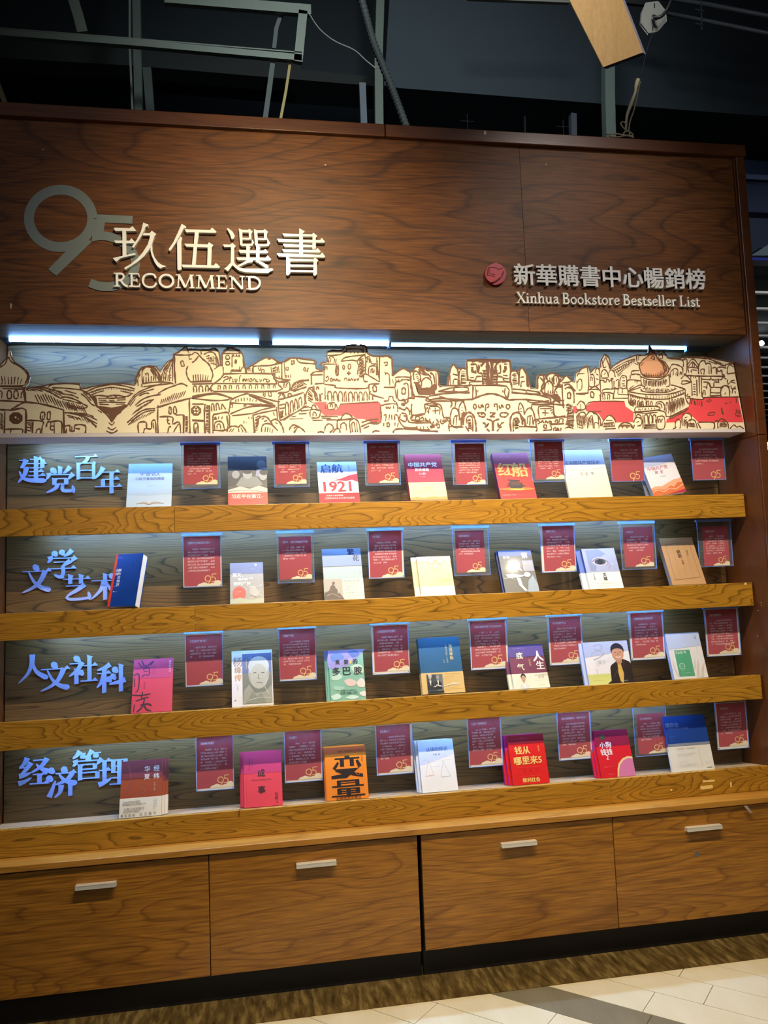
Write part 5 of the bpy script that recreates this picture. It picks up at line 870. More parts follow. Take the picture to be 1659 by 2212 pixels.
book(2, .701, .150, .186, .073, .010, 'eedc9c', GL, 'second cream spectacle book, fanned out left behind the front copy', group='cream spectacle books', dx=-.022, k=1, ydelta=.004)
SV = [('r', 0, 0, 1, .14, '6a78a8'), ('t', .22, .17, .22, '余华·', W_), ('V', .77, .05, .22, '第', W_), ('p', [(.42, .28), (.56, .28), (.6, .36), (.56, .42), (.64, .52), (.5, .46), (.48, .34)], 'e6e4e0'), ('e', .28, .28, .05, .03, 'f0eee8'), ('r', .66, .26, .98, .52, 'a4a2a8'), ('g', .12, .42, .4, .46, 2, 'c8c6be'), ('g', .12, .50, .36, .54, 2, 'c8c6be'), ('l', [(.66, .36), (.9, .36)], .02, 'c8b478'),  # blue top strip is painted LED light
      ('p', [(.1, .58), (.3, .57), (.56, .60), (.68, .62), (.5, .66), (.3, .66), (.16, .66)], 'e6e4e0'), ('p', [(.4, .66), (.52, .68), (.54, .84), (.66, .98), (.58, .98), (.44, .84), (.42, .74)], 'e6e4e0'), ('l', [(.02, .68), (.2, .66), (.36, .7)], .014, 'e6e4e0'), ('p', [(.74, .74), (.9, .62), (1, .82), (1, 1), (.66, 1)], '9aa8b0'), ('e', .74, .60, .1, .08, 'cfc8c4')]
book(2, 1.074, .153, .203, .084, .014, '6e6d66', SV, 'grey book with white plaster shapes, front copy on the second shelf', group='grey plaster cover books', spine='1c2a5c')
book(2, 1.074, .153, .203, .084, .014, '3a4a88', [], 'second copy of the grey plaster-shape book, peeping out behind the front copy', group='grey plaster cover books', dx=-.006, k=1, spine='1c2a5c')  # blue cover colour paints LED light on the copy behind
WN = [('r', 0, 0, 1, .59, 'aab2cc'), ('p', [(.1, .04), (.5, .02), (.7, .14), (.4, .28), (.3, .56), (.12, .56)], '8c9ab8'), ('e', .47, .33, .24, .14, 'c4c0c8'), ('e', .48, .34, .17, .09, '404c5c'), ('e', .48, .34, .08, .08, '1c2430'), ('l', [(.24, .33), (.4, .26), (.62, .29), (.72, .36)], .02, '4a5468'), ('l', [(.64, .44), (.72, .38), (.74, .46), (.66, .52)], .012, 'b07884'), ('r', .78, .40, .86, .41, W_),
      ('V', .52, .61, .81, '文城', '2c3430'), ('v', .2, .63, .78, '余华著', '8a8a80'), ('g', .2, .87, .92, .89, 1, '8a8a80'), ('g', .3, .92, .7, .94, 1, '9a9a90'), ('g', .25, .96, .8, .98, 1, '9a9a90')]
book(2, 1.463, .157, .195, .074, .014, 'aab2cc', WN, 'book with a close-up eye above a white band, front copy on the second shelf', group='eye cover books', band=(.59, 1, 'f3f0e2'), spine='2c50b0')
book(2, 1.463, .157, .195, .074, .014, '6a84c8', [], 'second copy of the eye book, peeping out left behind the front copy', group='eye cover books', dx=-.022, k=1, band=(.59, 1, 'f3f0e2'), spine='2c50b0')  # deeper blue cover than the front copy: LED light in its colour
book(2, 1.855, .165, .235, .094, .026, 'c79c6c', [('l', [(.14, .14), (.86, .11)], .007, '7a6040'), ('l', [(.86, .11), (.88, .86)], .007, '7a6040'), ('l', [(.88, .86), (.12, .90)], .007, '7a6040'), ('l', [(.12, .9), (.14, .14)], .007, '7a6040'), ('l', [(.32, .13), (.30, .89)], .004, '9c7c54'), ('l', [(.5, .125), (.49, .88)], .004, '9c7c54'), ('l', [(.68, .12), (.69, .87)], .004, '9c7c54'),
     ('V', .46, .26, .44, '纪初', '3c342c'), ('v', .5, .48, .58, '识见', '5c4c3c'), ('v', .72, .28, .40, '刘永才', '5c4c3c')],
     'thick brown kraft paper book with ruled columns, right end of the second shelf', spine='8c8688')
# ---------------- third shelf
book(3, -.490, .156, .223, .098, .012, 'd83a54', [('r', 0, 0, 1, .37, 'c23a6a'), ('l', [(.12, .06), (.2, .14), (.32, .14), (.5, .04), (.42, .12)], .03, '3a2450'), ('l', [(.2, .02), (.26, .12), (.3, .10)], .03, '3a2450'), ('l', [(.24, .2), (.38, .16), (.40, .30), (.28, .30), (.22, .34)], .028, '3a2450'), ('l', [(.26, .24), (.38, .23)], .022, '3a2450'),  # magenta top and violet strokes carry LED light in their colour
     ('l', [(.02, .3), (.14, .28), (.16, .46), (.14, .58), (.08, .62)], .028, '34244a'), ('l', [(.04, .36), (.06, .52)], .022, '34244a'), ('l', [(.0, .66), (.2, .68), (.46, .66)], .03, '2c2034'), ('l', [(.26, .62), (.24, .74)], .03, '2c2034'), ('l', [(.1, .78), (.28, .74), (.42, .72)], .026, '2c2034'), ('l', [(.32, .76), (.26, .9), (.14, .98)], .034, '2c2034'), ('l', [(.22, .86), (.4, .84), (.5, .88)], .03, '2c2034'), ('l', [(.3, .84), (.38, .94), (.5, .98)], .036, '2c2034'), ('l', [(.08, .84), (.06, .98)], .024, '2c2034'),
     ('v', .92, .04, .27, '唐浩明评点', 'e8b8c8'), ('v', .52, .14, .3, '曾国藩', 'a03868'), ('v', .3, .44, .57, '嘉言钞', 'a02c50')],
     'crimson book with black brush writing down its left side, third shelf')
book(3, -.098, .166, .233, .090, .014, 'ece9e6', [('r', 0, 0, .98, .04, 'c8d4ec'), ('V', .15, .10, .30, '杨', 'a09088'), ('V', .15, .28, .42, '绛', 'b49070'), ('V', .15, .42, .56, '传', 'd8a070'), ('g', .08, .60, .2, .62, 1, 'b0b0b0'), ('v', .14, .62, .72, '罗银胜', 'b0b0b0'), ('e', .08, .89, .02, .02, '909090'), ('r', .26, .06, .98, .96, '77796a'), ('r', .26, .06, .98, .42, '5a6c98'),  # top strip and blue upper portrait are LED light put into colour
     ('e', .66, .42, .26, .40, 'a9aa98'), ('e', .66, .30, .26, .26, 'c2c4bc'), ('e', .66, .48, .21, .32, 'b8b4a0'), ('p', [(.26, .96), (.3, .72), (.42, .62), (.56, .78), (.8, .76), (.98, .64), (.98, .96)], '9c9c88'), ('p', [(.34, .96), (.5, .74), (.6, .84), (.72, .78), (.84, .96)], '888a76'), ('l', [(.52, .42), (.6, .41)], .02, '4a4a44'), ('l', [(.72, .42), (.8, .42)], .02, '4a4a44'), ('l', [(.66, .44), (.64, .52), (.69, .53)], .014, '6c6a5c'), ('l', [(.6, .6), (.67, .59), (.74, .61)], .018, '6c5a50'),
     ('l', [(.36, .16), (.36, .34)], .01, 'd8c060'), ('g', .42, .12, .5, .3, 6, 'b8b8b0'), ('l', [(.4, .9), (.7, .86), (.95, .88)], .012, 'cfcfc4'), ('l', [(.9, .5), (.8, .66), (.9, .8)], .01, 'd4d4ca')],
     'white and olive grey book with an elderly portrait and a vertical title, third shelf')
DO = [('p', [(0, 0), (1, 0), (1, .05), (.6, .30), (0, .36)], '9a94cc'), ('p', [(.05, .1), (.3, .05), (.45, .14), (.35, .2), (.1, .22)], '6a86c0'), ('p', [(.55, .04), (.8, .02), (.9, .10), (.7, .16)], '5c78b8'), ('p', [(.5, .2), (.66, .16), (.7, .24), (.56, .28)], 'b4a8dc'), ('p', [(.62, .34), (.8, .3), (.95, .34), (.98, .46), (.84, .5), (.7, .46)], 'c6dcc4'), ('p', [(.06, .48), (.26, .46), (.36, .54), (.2, .60), (.06, .58)], 'bfe0cc'),
      ('p', [(.4, .62), (.55, .58), (.75, .64), (.7, .72), (.5, .72)], 'e0c4b8'), ('p', [(.76, .66), (.9, .58), (1, .66), (.96, .76), (.8, .74)], 'f0dcd0'), ('p', [(.1, .7), (.4, .74), (.3, .8), (.12, .78)], 'a4d0b8'), ('p', [(.0, .9), (.2, .86), (.3, .93), (.1, .98)], 'cdeadc'), ('p', [(.4, .94), (.6, .90), (.8, .95), (.6, .985)], 'cdeadc'), ('p', [(.82, .86), (.98, .84), (.98, .94), (.86, .92)], 'e8e4d8'),
      ('T', .25, .24, .13, '贪', '141c20'), ('T', .5, .24, .13, '婪', '141c20'), ('T', .76, .24, .13, '的', '141c20'), ('T', .2, .425, .22, '多', '141c20'), ('T', .5, .425, .22, '巴', '141c20'), ('T', .82, .425, .22, '胺', '141c20'), ('p', [(.60, .22), (.66, .24), (.62, .30)], 'e0c040'), ('t', .52, .81, .44, '沉溺于多巴胺的人', '26382e'), ('t', .52, .86, .5, '贪婪 成瘾 自控', '26382e'), ('g', .4, .92, .62, .935, 1, '5a7a6c')]
DO = [('q',)+o_[1:] if o_[0] == 'p' and len(o_[1]) > 3 else o_ for o_ in DO]
for k, dx, lb in ((0, 0, 'mint green splash-patterned book with black title, front copy on the third shelf'), (1, -.010, 'middle copy of the mint green splash book, just behind the front copy'), (2, -.016, 'rearmost copy of the mint green splash book, against the back board')):
    book(3, .302, .146, .211, .066, .011, '86bfa6', DO if k < 1 else [('r', 0, 0, 1, .2, '6a74b4')], lb, group='mint green splash books', dx=dx, k=k)
book(3, .689, .182, .240, .072, .034, '1c5f86', [('r', .07, 0, .078, .62, '164c6c'), ('V', .77, .13, .42, '洛克菲勒', 'd8c890'), ('v', .66, .14, .47, '写给儿子的38封信', 'c8c8a8'), ('v', .58, .40, .47, '王嘉译', 'b8c0b0'), ('r', .12, .66, .50, .98, '6c7478'), ('r', .12, .66, .34, .98, '40484c')]
     + man(.2, .70, .07, suit='282e30', skin='b8b4ac', hair='d0ccc4') + man(.38, .71, .065, suit='1c2022', skin='a8a49c', hair='80807c')
     + [('r', .12, .955, .50, .99, '20262a'), ('l', [(.26, .88), (.4, .86), (.5, .88), (.66, .85), (.9, .84)], .012, W_), ('l', [(.3, .885), (.36, .84), (.42, .885)], .012, W_), ('l', [(.68, .87), (.74, .82), (.8, .86)], .010, W_), ('g', .58, .66, .98, .68, 1, '8a6c34'), ('g', .52, .71, .98, .725, 1, '8a6c34'), ('g', .52, .75, .92, .765, 1, '8a6c34'), ('g', .6, .90, .96, .915, 1, '8a6c34'), ('r', .52, .935, .98, .938, '8a6c34')],
     'large teal blue hardback with tan band and old photograph of two men', band=(.63, 1, 'e0bd78'), spine='174e72')
DQ = [('r', 0, 0, 1, .28, '54407e'), ('g', .14, .07, .8, .10, 1, '9a88b8'), ('V', .30, .16, .34, '底', 'e8dcc0'), ('V', .28, .42, .60, '气', 'e8dcc0'), ('V', .82, .14, .42, '人', 'f0e8d8'), ('V', .84, .38, .60, '生', 'f0e8d8'), ('v', .56, .34, .5, '陈静著', 'c89a6c'), ('t', .82, .71, .36, '《人生的底气》', 'a8a080'), ('t', .8, .76, .16, '第二部', 'a8a080'), ('g', .6, .82, .96, .85, 2, 'b0a888'), ('g', .72, .93, .9, .955, 1, 'b0a888')]+man(.30, .76, .115, suit='e0ded6', skin='cfa88a', hair='28201c', shirt='f4f2ec')  # violet top band paints LED light over maroon
book(3, 1.088, .160, .194, .074, .014, '77304a', DQ, 'maroon and cream book with a young man at its foot, front copy', group='maroon and cream books', band=(.66, 1, 'efe8cc'), spine='5c3a64')
book(3, 1.088, .160, .194, .074, .014, '77304a', [('r', 0, 0, 1, .28, '54407e')], 'second copy of the maroon and cream book, showing above and left of the front copy', group='maroon and cream books', band=(.66, 1, 'efe8cc'), spine='5c3a64', dx=-.014, k=1)  # rear copy repeats the painted LED band
SU = [('p', [(0, 0), (1, 0), (1, .24), (0, .36)], 'b8c4e8'), ('l', [(.22, .10), (.34, .07), (.42, .12), (.36, .2), (.24, .18)], .022, 'a0acd0'), ('l', [(.14, .3), (.3, .22), (.44, .28), (.3, .38), (.18, .42)], .022, 'b0b8cc'), ('T', .36, .49, .18, '易子', 'c8c8c8'), ('g', .22, .45, .3, .62, 5, 'cfcfcf'), ('g', .46, .40, .58, .52, 4, 'cfcfcf'), ('v', .22, .64, .78, '曾仕强', 'b8b8b8'), ('r', 0, .76, .5, 1, 'd9dc86'), ('g', .1, .82, .44, .84, 1, 'a8ac58'), ('g', .1, .90, .46, .93, 1, 'a8ac58'),  # slanted pale blue top: LED light painted on white
      ('p', [(.40, 1), (.5, .93), (.52, .62), (.56, .56), (.7, .47), (.84, .44), (.96, .50), (1, .56), (1, 1)], '2f2422'), ('p', [(.62, .54), (.72, .46), (.84, .44), (.88, .50), (.74, .9), (.70, .62)], '3a2c28'), ('p', [(.70, .52), (.76, .50), (.80, .78), (.76, 1), (.70, .96), (.68, .74)], 'd8b45c'), ('p', [(.67, .42), (.81, .42), (.8, .52), (.74, .57), (.68, .52)], 'c08a6c'), ('e', .74, .215, .150, .145, '2a2a38'), ('e', .74, .30, .132, .155, 'cf9a7c'),
      ('q', [(.605, .27), (.62, .17), (.74, .10), (.86, .17), (.875, .27), (.84, .21), (.74, .18), (.64, .21)], '2a2a38'), ('l', [(.66, .275), (.71, .27)], .010, '3a2a24'), ('l', [(.77, .27), (.82, .275)], .010, '3a2a24'), ('l', [(.74, .285), (.73, .33), (.755, .335)], .010, 'a06a50'), ('l', [(.68, .375), (.74, .395), (.80, .375)], .014, 'f4ece4'), ('l', [(.56, .86), (.66, .7), (.7, .64)], .008, '6a5a54'), ('l', [(.72, .95), (.86, .94)], .01, 'c8c0b8')]
book(3, 1.428, .209, .186, .050, .012, 'efedf0', SU, 'wide white book with a smiling man in dark suit, front copy, third shelf', group='white books with suited man', spine='90b0ec')
book(3, 1.428, .209, .186, .050, .012, 'c8d4f0', [], 'second copy of the suited man book, edging out left behind the front copy', group='white books with suited man', spine='90b0ec', dx=-.014, k=1)  # bluish cover paints the LED light falling on this copy
book(3, 1.828, .163, .206, .058, .022, 'edecee', [('p', [(0, 0), (1, 0), (1, .30), (0, .36)], 'c3d2f2'), ('r', .16, .38, .62, .95, '58ac84'), ('t', .34, .43, .32, '况太居 粤', 'e8f4ec'), ('g', .19, .47, .34, .485, 1, 'a8dcc0'), ('e', .30, .73, .085, .085, 'd8f0e4'), ('e', .30, .73, .07, .07, '58ac84'), ('g', .25, .72, .36, .745, 1, 'd8f0e4'), ('g', .22, .81, .5, .84, 2, 'a8dcc0'), ('g', .22, .87, .54, .89, 1, 'e8f4ec'), ('g', .22, .92, .54, .94, 1, 'a8dcc0'), ('v', .86, .07, .16, '万物', '5a6a98'), ('g', .83, .34, .87, .5, 5, 'a0a0a8'),  # pale blue top third is LED light painted on the cover
     ('p', [(.66, .98), (.74, .72), (.82, .58), (.8, .74), (.74, .98)], 'd6d4cc'), ('p', [(.78, .98), (.86, .78), (.98, .66), (.92, .82), (.86, .98)], 'd6d4cc'), ('p', [(.64, .8), (.68, .64), (.72, .56), (.72, .7), (.68, .84)], 'dedcd4'), ('l', [(.04, .6), (.08, .8), (.14, .96)], .02, 'dddcd6')],
     'white book with a green rectangle and pale leaves, right end of the third shelf', spine='a4bdee')
# ---------------- lowest shelf
HX = [('r', 0, 0, 1, .32, '7a3038'), ('V', .63, .10, .22, '华', 'e2d4c8'), ('V', .86, .10, .22, '经', 'e2d4c8'), ('V', .63, .24, .36, '夏', 'e2d4c8'), ('V', .86, .24, .36, '纬', 'e2d4c8'), ('v', .82, .40, .56, '许倬云著', 'd8b0a0'), ('l', [(.18, .08), (.24, .3), (.2, .5), (.12, .56)], .02, '94484a'), ('l', [(.4, .62), (.5, .48), (.6, .56), (.44, .60)], .014, 'a85840'),  # duller top third paints shade and LED light over rust brown
      ('t', .28, .735, .42, '历史学家许倬云', '8a7a64'), ('t', .34, .775, .56, '重新解释大历史的收官之作', '8a7a64'), ('t', .34, .855, .5, '文教之延舒驰写', '9a8a74'), ('t', .28, .90, .4, '丈近的中国史', '9a8a74'), ('t', .2, .965, .34, '事 有 两 端', '7a6c58'), ('t', .68, .955, .4, '以 古 鉴 今', '7a6c58'), ('g', .8, .70, .9, .9, 7, 'b0a48c'), ('l', [(.36, .7), (.48, .72), (.46, .8)], .01, 'c8bca0')]
for k, dx, lb in ((0, 0, 'rust brown book with a cream paper band, front copy on the lowest shelf'), (1, .010, 'middle copy of the rust brown banded book, offset right behind the front copy'), (2, .020, 'rearmost copy of the rust brown banded book, against the back board')):
    book(4, -.536, .158, .212, .070, .014, 'a2441f', HX if k == 0 else [('r', 0, 0, 1, .4, '7a3038')], lb, group='rust brown banded books', band=(.66, 1, 'efe7cc'), dx=dx, k=k)  # rear copies get the same painted shade at the top
CS = [('r', 0, 0, 1, .40, 'c83262'), ('r', .06, 0, .066, 1, 'c03048'), ('V', .46, .32, .48, '成', '2c1420'), ('V', .46, .62, .78, '事', '2c1420'), ('v', .22, .12, .28, '金线论事成', '702848'), ('v', .15, .12, .34, '经典管理学笔记', '702848'), ('t', .46, .52, .52, 'Getting Things Done', '80303c'), ('v', .84, .76, .90, '冯唐', '60202c'), ('g', .1, .975, .24, .985, 1, 'a03040'), ('v', .85, .92, .96, '著', '60202c')]  # magenta upper part is LED light painted over red-pink
for k, dx, lb in ((0, 0, 'bright red-pink book with two black characters, front copy on the lowest shelf'), (1, -.010, 'middle copy of the red-pink book, offset left behind the front copy'), (2, -.016, 'rearmost copy of the red-pink book, against the back board')):
    b_ = book(4, -.058, .152, .214, .072, .014, 'e63c4c', CS if k == 0 else [('r', 0, 0, 1, .4, 'c83262')], lb, group='red-pink books', dx=dx, k=k, spine='b8306a' if k else None)  # magenta tops and spines of rear copies paint LED light too
    if k == 1:
        rb = MB(); q = [Vector((-.066, ylip(.67)+.05, .676)), Vector((-.072, ylip(.67)+.03, .679)), Vector((-.075, ylip(.67)+.004, .681)), Vector((-.077, ylip(.67)-.004, .6775)), Vector((-.079, ylip(.67)-.005, .655))]
        rb.tube(q, .0014, 6).build('bookmark_ribbon', flat('501820'), b_)
OR = [('r', 0, 0, 1, .13, 'b8562a'), ('t', .62, .085, .62, '罗振宇 何帆 推荐的年度报告', '50200c'), ('p', [(.02, .13), (1, .13), (1, 1), (.02, 1)], 'f58a1c'), ('v', .90, .18, .30, '何帆著', '5a280c'),
      ('r', .24, .21, .84, .245, '241612'), ('r', .48, .175, .60, .24, '241612'), ('r', .36, .24, .46, .38, '241612'), ('r', .60, .24, .70, .38, '241612'), ('p', [(.18, .40), (.30, .28), (.34, .31), (.24, .44)], '241612'), ('p', [(.74, .28), (.80, .26), (.88, .38), (.80, .42)], '241612'), ('p', [(.24, .42), (.82, .42), (.50, .60), (.14, .60), (.14, .54), (.40, .52), (.24, .46)], '241612'), ('p', [(.30, .44), (.42, .44), (.90, .54), (.90, .60), (.66, .56)], '241612'),
      ('r', .26, .635, .80, .665, '241612'), ('r', .26, .635, .36, .735, '241612'), ('r', .70, .635, .80, .735, '241612'), ('r', .26, .685, .80, .700, '241612'), ('r', .14, .735, .90, .765, '241612'), ('r', .26, .785, .80, .81, '241612'), ('r', .26, .785, .36, .89, '241612'), ('r', .70, .785, .80, .89, '241612'), ('r', .48, .785, .58, .93, '241612'), ('r', .26, .83, .80, .85, '241612'), ('r', .26, .87, .80, .89, '241612'), ('r', .12, .915, .92, .94, '241612'),
      ('t', .52, .972, .6, '宏观世界奇遇记', '3c1c0c'), ('l', [(.72, .5), (.78, .44), (.84, .5), (.78, .56), (.72, .5)], .008, 'f08020')]
for k, dx, lb in ((0, 0, 'orange book with two huge black characters, front copy on the lowest shelf'), (1, -.004, 'second copy of the orange book, directly behind the front copy'), (2, .002, 'third copy of the orange book, its top edge showing pinkish pages'), (3, -.002, 'rearmost copy of the orange book, against the back board')):
    book(4, .271, .172, .207+.001*k, .062, .016, 'f0801a', [(o_[0],)+o_[1:] for o_ in OR] if k == 0 else [], lb, group='orange books', dx=dx, k=k, spine='d8601a' if k else None, pages='e8c4c4' if k else 'e9e2cf')
LW = [('p', [(0, 0), (1, 0), (1, .30), (0, .49)], 'ccd8f2'), ('t', .52, .185, .62, '法律的悖论', '4a62a0'), ('t', .5, .29, .2, '罗翔  著', '5a6a98'), ('l', [(.16, .39), (.25, .39), (.36, .68)], .007, 'b8b4aa'), ('l', [(.25, .39), (.14, .68)], .007, 'b8b4aa'), ('l', [(.13, .69), (.38, .68)], .014, 'e8b878'), ('l', [(.66, .43), (.56, .72)], .007, 'a8a49c'), ('l', [(.66, .43), (.82, .72)], .007, 'a8a49c'), ('l', [(.56, .73), (.82, .72)], .012, '98a090'),  # blue slanted top paints LED light and shade on plain white
      ('l', [(.62, .42), (.9, .40)], .006, 'c8c4ba'), ('g', .34, .515, .6, .53, 1, 'a0a0a0'), ('l', [(.06, .40), (.16, .39)], .006, 'c8c4ba'), ('g', .4, .96, .56, .975, 1, 'b0b0a8')]
for k, dx, lb in ((0, 0, 'plain white book with thin balance scales drawn on it, front copy on the lowest shelf'), (1, -.010, 'middle copy of the white scales book, stepped left behind the front copy'), (2, -.016, 'rearmost copy of the white scales book, against the back board')):
    book(4, .668, .152, .210, .070, .014, 'f3f1ea', LW if k == 0 else [], lb, group='white scales books', dx=dx, k=k, spine='9cc0f0')
MO = [('r', 0, 0, 1, .19, '8c1024'), ('g', .26, .07, .78, .10, 1, 'c87080'), ('g', .34, .12, .66, .14, 1, 'c87080'), ('T', .36, .315, .42, '钱从', 'f6d878'), ('v', .82, .24, .36, '香帅著', 'f0c070'), ('T', .48, .52, .76, '哪里来5', 'f6d878'), ('r', .14, .655, .8, .658, 'f08058'), ('t', .52, .73, .4, '∧  ∧  ∧', 'b01010'), ('r', .14, .835, .8, .838, 'f08058'), ('T', .5, .915, .48, '微利社会', 'f6d878')]  # dark red top band is painted shade
for k, dx, lb in ((0, 0, 'vivid red book with thick yellow title, front copy on the lowest shelf'), (1, -.012, 'middle copy of the vivid red yellow-titled book, stepped left behind the front copy'), (2, -.022, 'rearmost copy of the vivid red yellow-titled book, against the back board')):
    book(4, 1.060, .160, .203, .056, .018, 'e4201a', MO if k == 0 else [('r', 0, 0, 1, .3, 'c02880')], lb, group='vivid red yellow-titled books', dx=dx, k=k, spine='b8208c' if k else 'd02030')  # magenta tops and spines paint LED light on the rear copies
DG = [('r', 0, 0, 1, .34, '8e1638'), ('e', .22, .14, .085, .075, '3c4a34'), ('g', .15, .13, .30, .155, 1, 'c8c070'), ('T', .27, .31, .34, '小狗', 'e8e4f4'), ('T', .27, .46, .34, '钱钱', 'f4eee8'), ('t', .27, .57, .08, '2', 'f4eee8'), ('g', .12, .76, .46, .80, 2, 'f09080'), ('g', .2, .92, .4, .95, 2, 'f09080'),  # wine red top third paints the shade and LED light on red
      ('p', [(.46, 1), (.5, .84), (.56, .72), (.7, .62), (.86, .58), (1, .60), (1, 1)], 'f0dc90'), ('p', [(.50, 1), (.54, .86), (.6, .75), (.72, .66), (.86, .62), (1, .64), (1, 1)], 'd87ca4')]
for k, dx, lb in ((0, 0, 'red book with a pink and cream rounded shape, front copy on the lowest shelf'), (1, -.009, 'middle copy of the red book with the pink shape, stepped left behind the front copy'), (2, -.018, 'rearmost copy of the red book with the pink shape, against the back board')):
    book(4, 1.455, .156, .196, .060, .012, 'dc1c28', DG if k == 0 else [('r', 0, 0, 1, .4, 'b02878')], lb, group='red books with pink shape', dx=dx, k=k, spine='b82470' if k else 'c41c3c')  # rear copies: LED light painted as magenta tops and spines
book(4, 1.784, .200, .236, .058, .012, '1f4390', [('T', .18, .16, .32, '博弈论', '8c98c4'), ('t', .32, .23, .48, '高级政治理性之生活策略', '6c80bc'), ('g', .08, .36, .26, .38, 1, '6c80bc'), ('g', .08, .40, .34, .42, 1, '6c80bc'), ('g', .08, .44, .32, .46, 1, '6c80bc'),
     ('r', 0, .50, 1, .545, '8a92a4'), ('t', .40, .60, .46, '人生即博弈，不得取得胜利', 'b0b0a8'), ('g', .18, .64, .60, .655, 1, 'c4c4bc'), ('g', .18, .68, .62, .74, 2, 'c4c4bc'), ('g', .18, .83, .42, .845, 1, 'b0b0a8'), ('g', .18, .87, .62, .93, 2, 'c8c8c0'), ('l', [(.70, .57), (.72, .94)], .006, 'c4c0b8'), ('g', .8, .86, .94, .90, 2, 'b8b8b0'), ('r', .82, .95, .94, .962, 'a8a8a0')],
     'deep blue book wrapped in a tall white band, right end of the lowest shelf', band=(.55, 1, 'f1efe6'))
# ------------------------------------------------------------------ red blurb cards in clear acrylic hangers
def num95(F, cx, cy, s, m9, lay, asp):
    """thin-line 9 and 5; s = width of the pair in card widths"""
    r = .26*s
    pts = ellipse(cx-.24*s, cy-.04*s, r, r, 16); pts.append(pts[0])
    L1 = [list(q) for q in ribbon_quads(pts, [.075*s]*17)[0]]
    L2 = [(cx+.02*s, cy+.08*s), (cx-.22*s, cy+.46*s)]
    L1 += [list(q) for q in ribbon_quads(L2, [.08*s]*2)[0]]
    arc = catmull([(cx+.12*s, cy-.12*s), (cx+.28*s, cy-.16*s), (cx+.44*s, cy-.04*s), (cx+.44*s, cy+.14*s), (cx+.30*s, cy+.27*s), (cx+.08*s, cy+.24*s)], 3)
    L1 += [list(q) for q in ribbon_quads(arc, [.07*s]*len(arc))[0]]
    L1 += [[(cx+.12*s, cy-.46*s), (cx+.54*s, cy-.48*s), (cx+.54*s, cy-.41*s), (cx+.18*s, cy-.40*s), (cx+.17*s, cy-.08*s), (cx+.10*s, cy-.08*s)]]
    for q in L1: m9.poly([F(x, y, lay) for x, y in q])
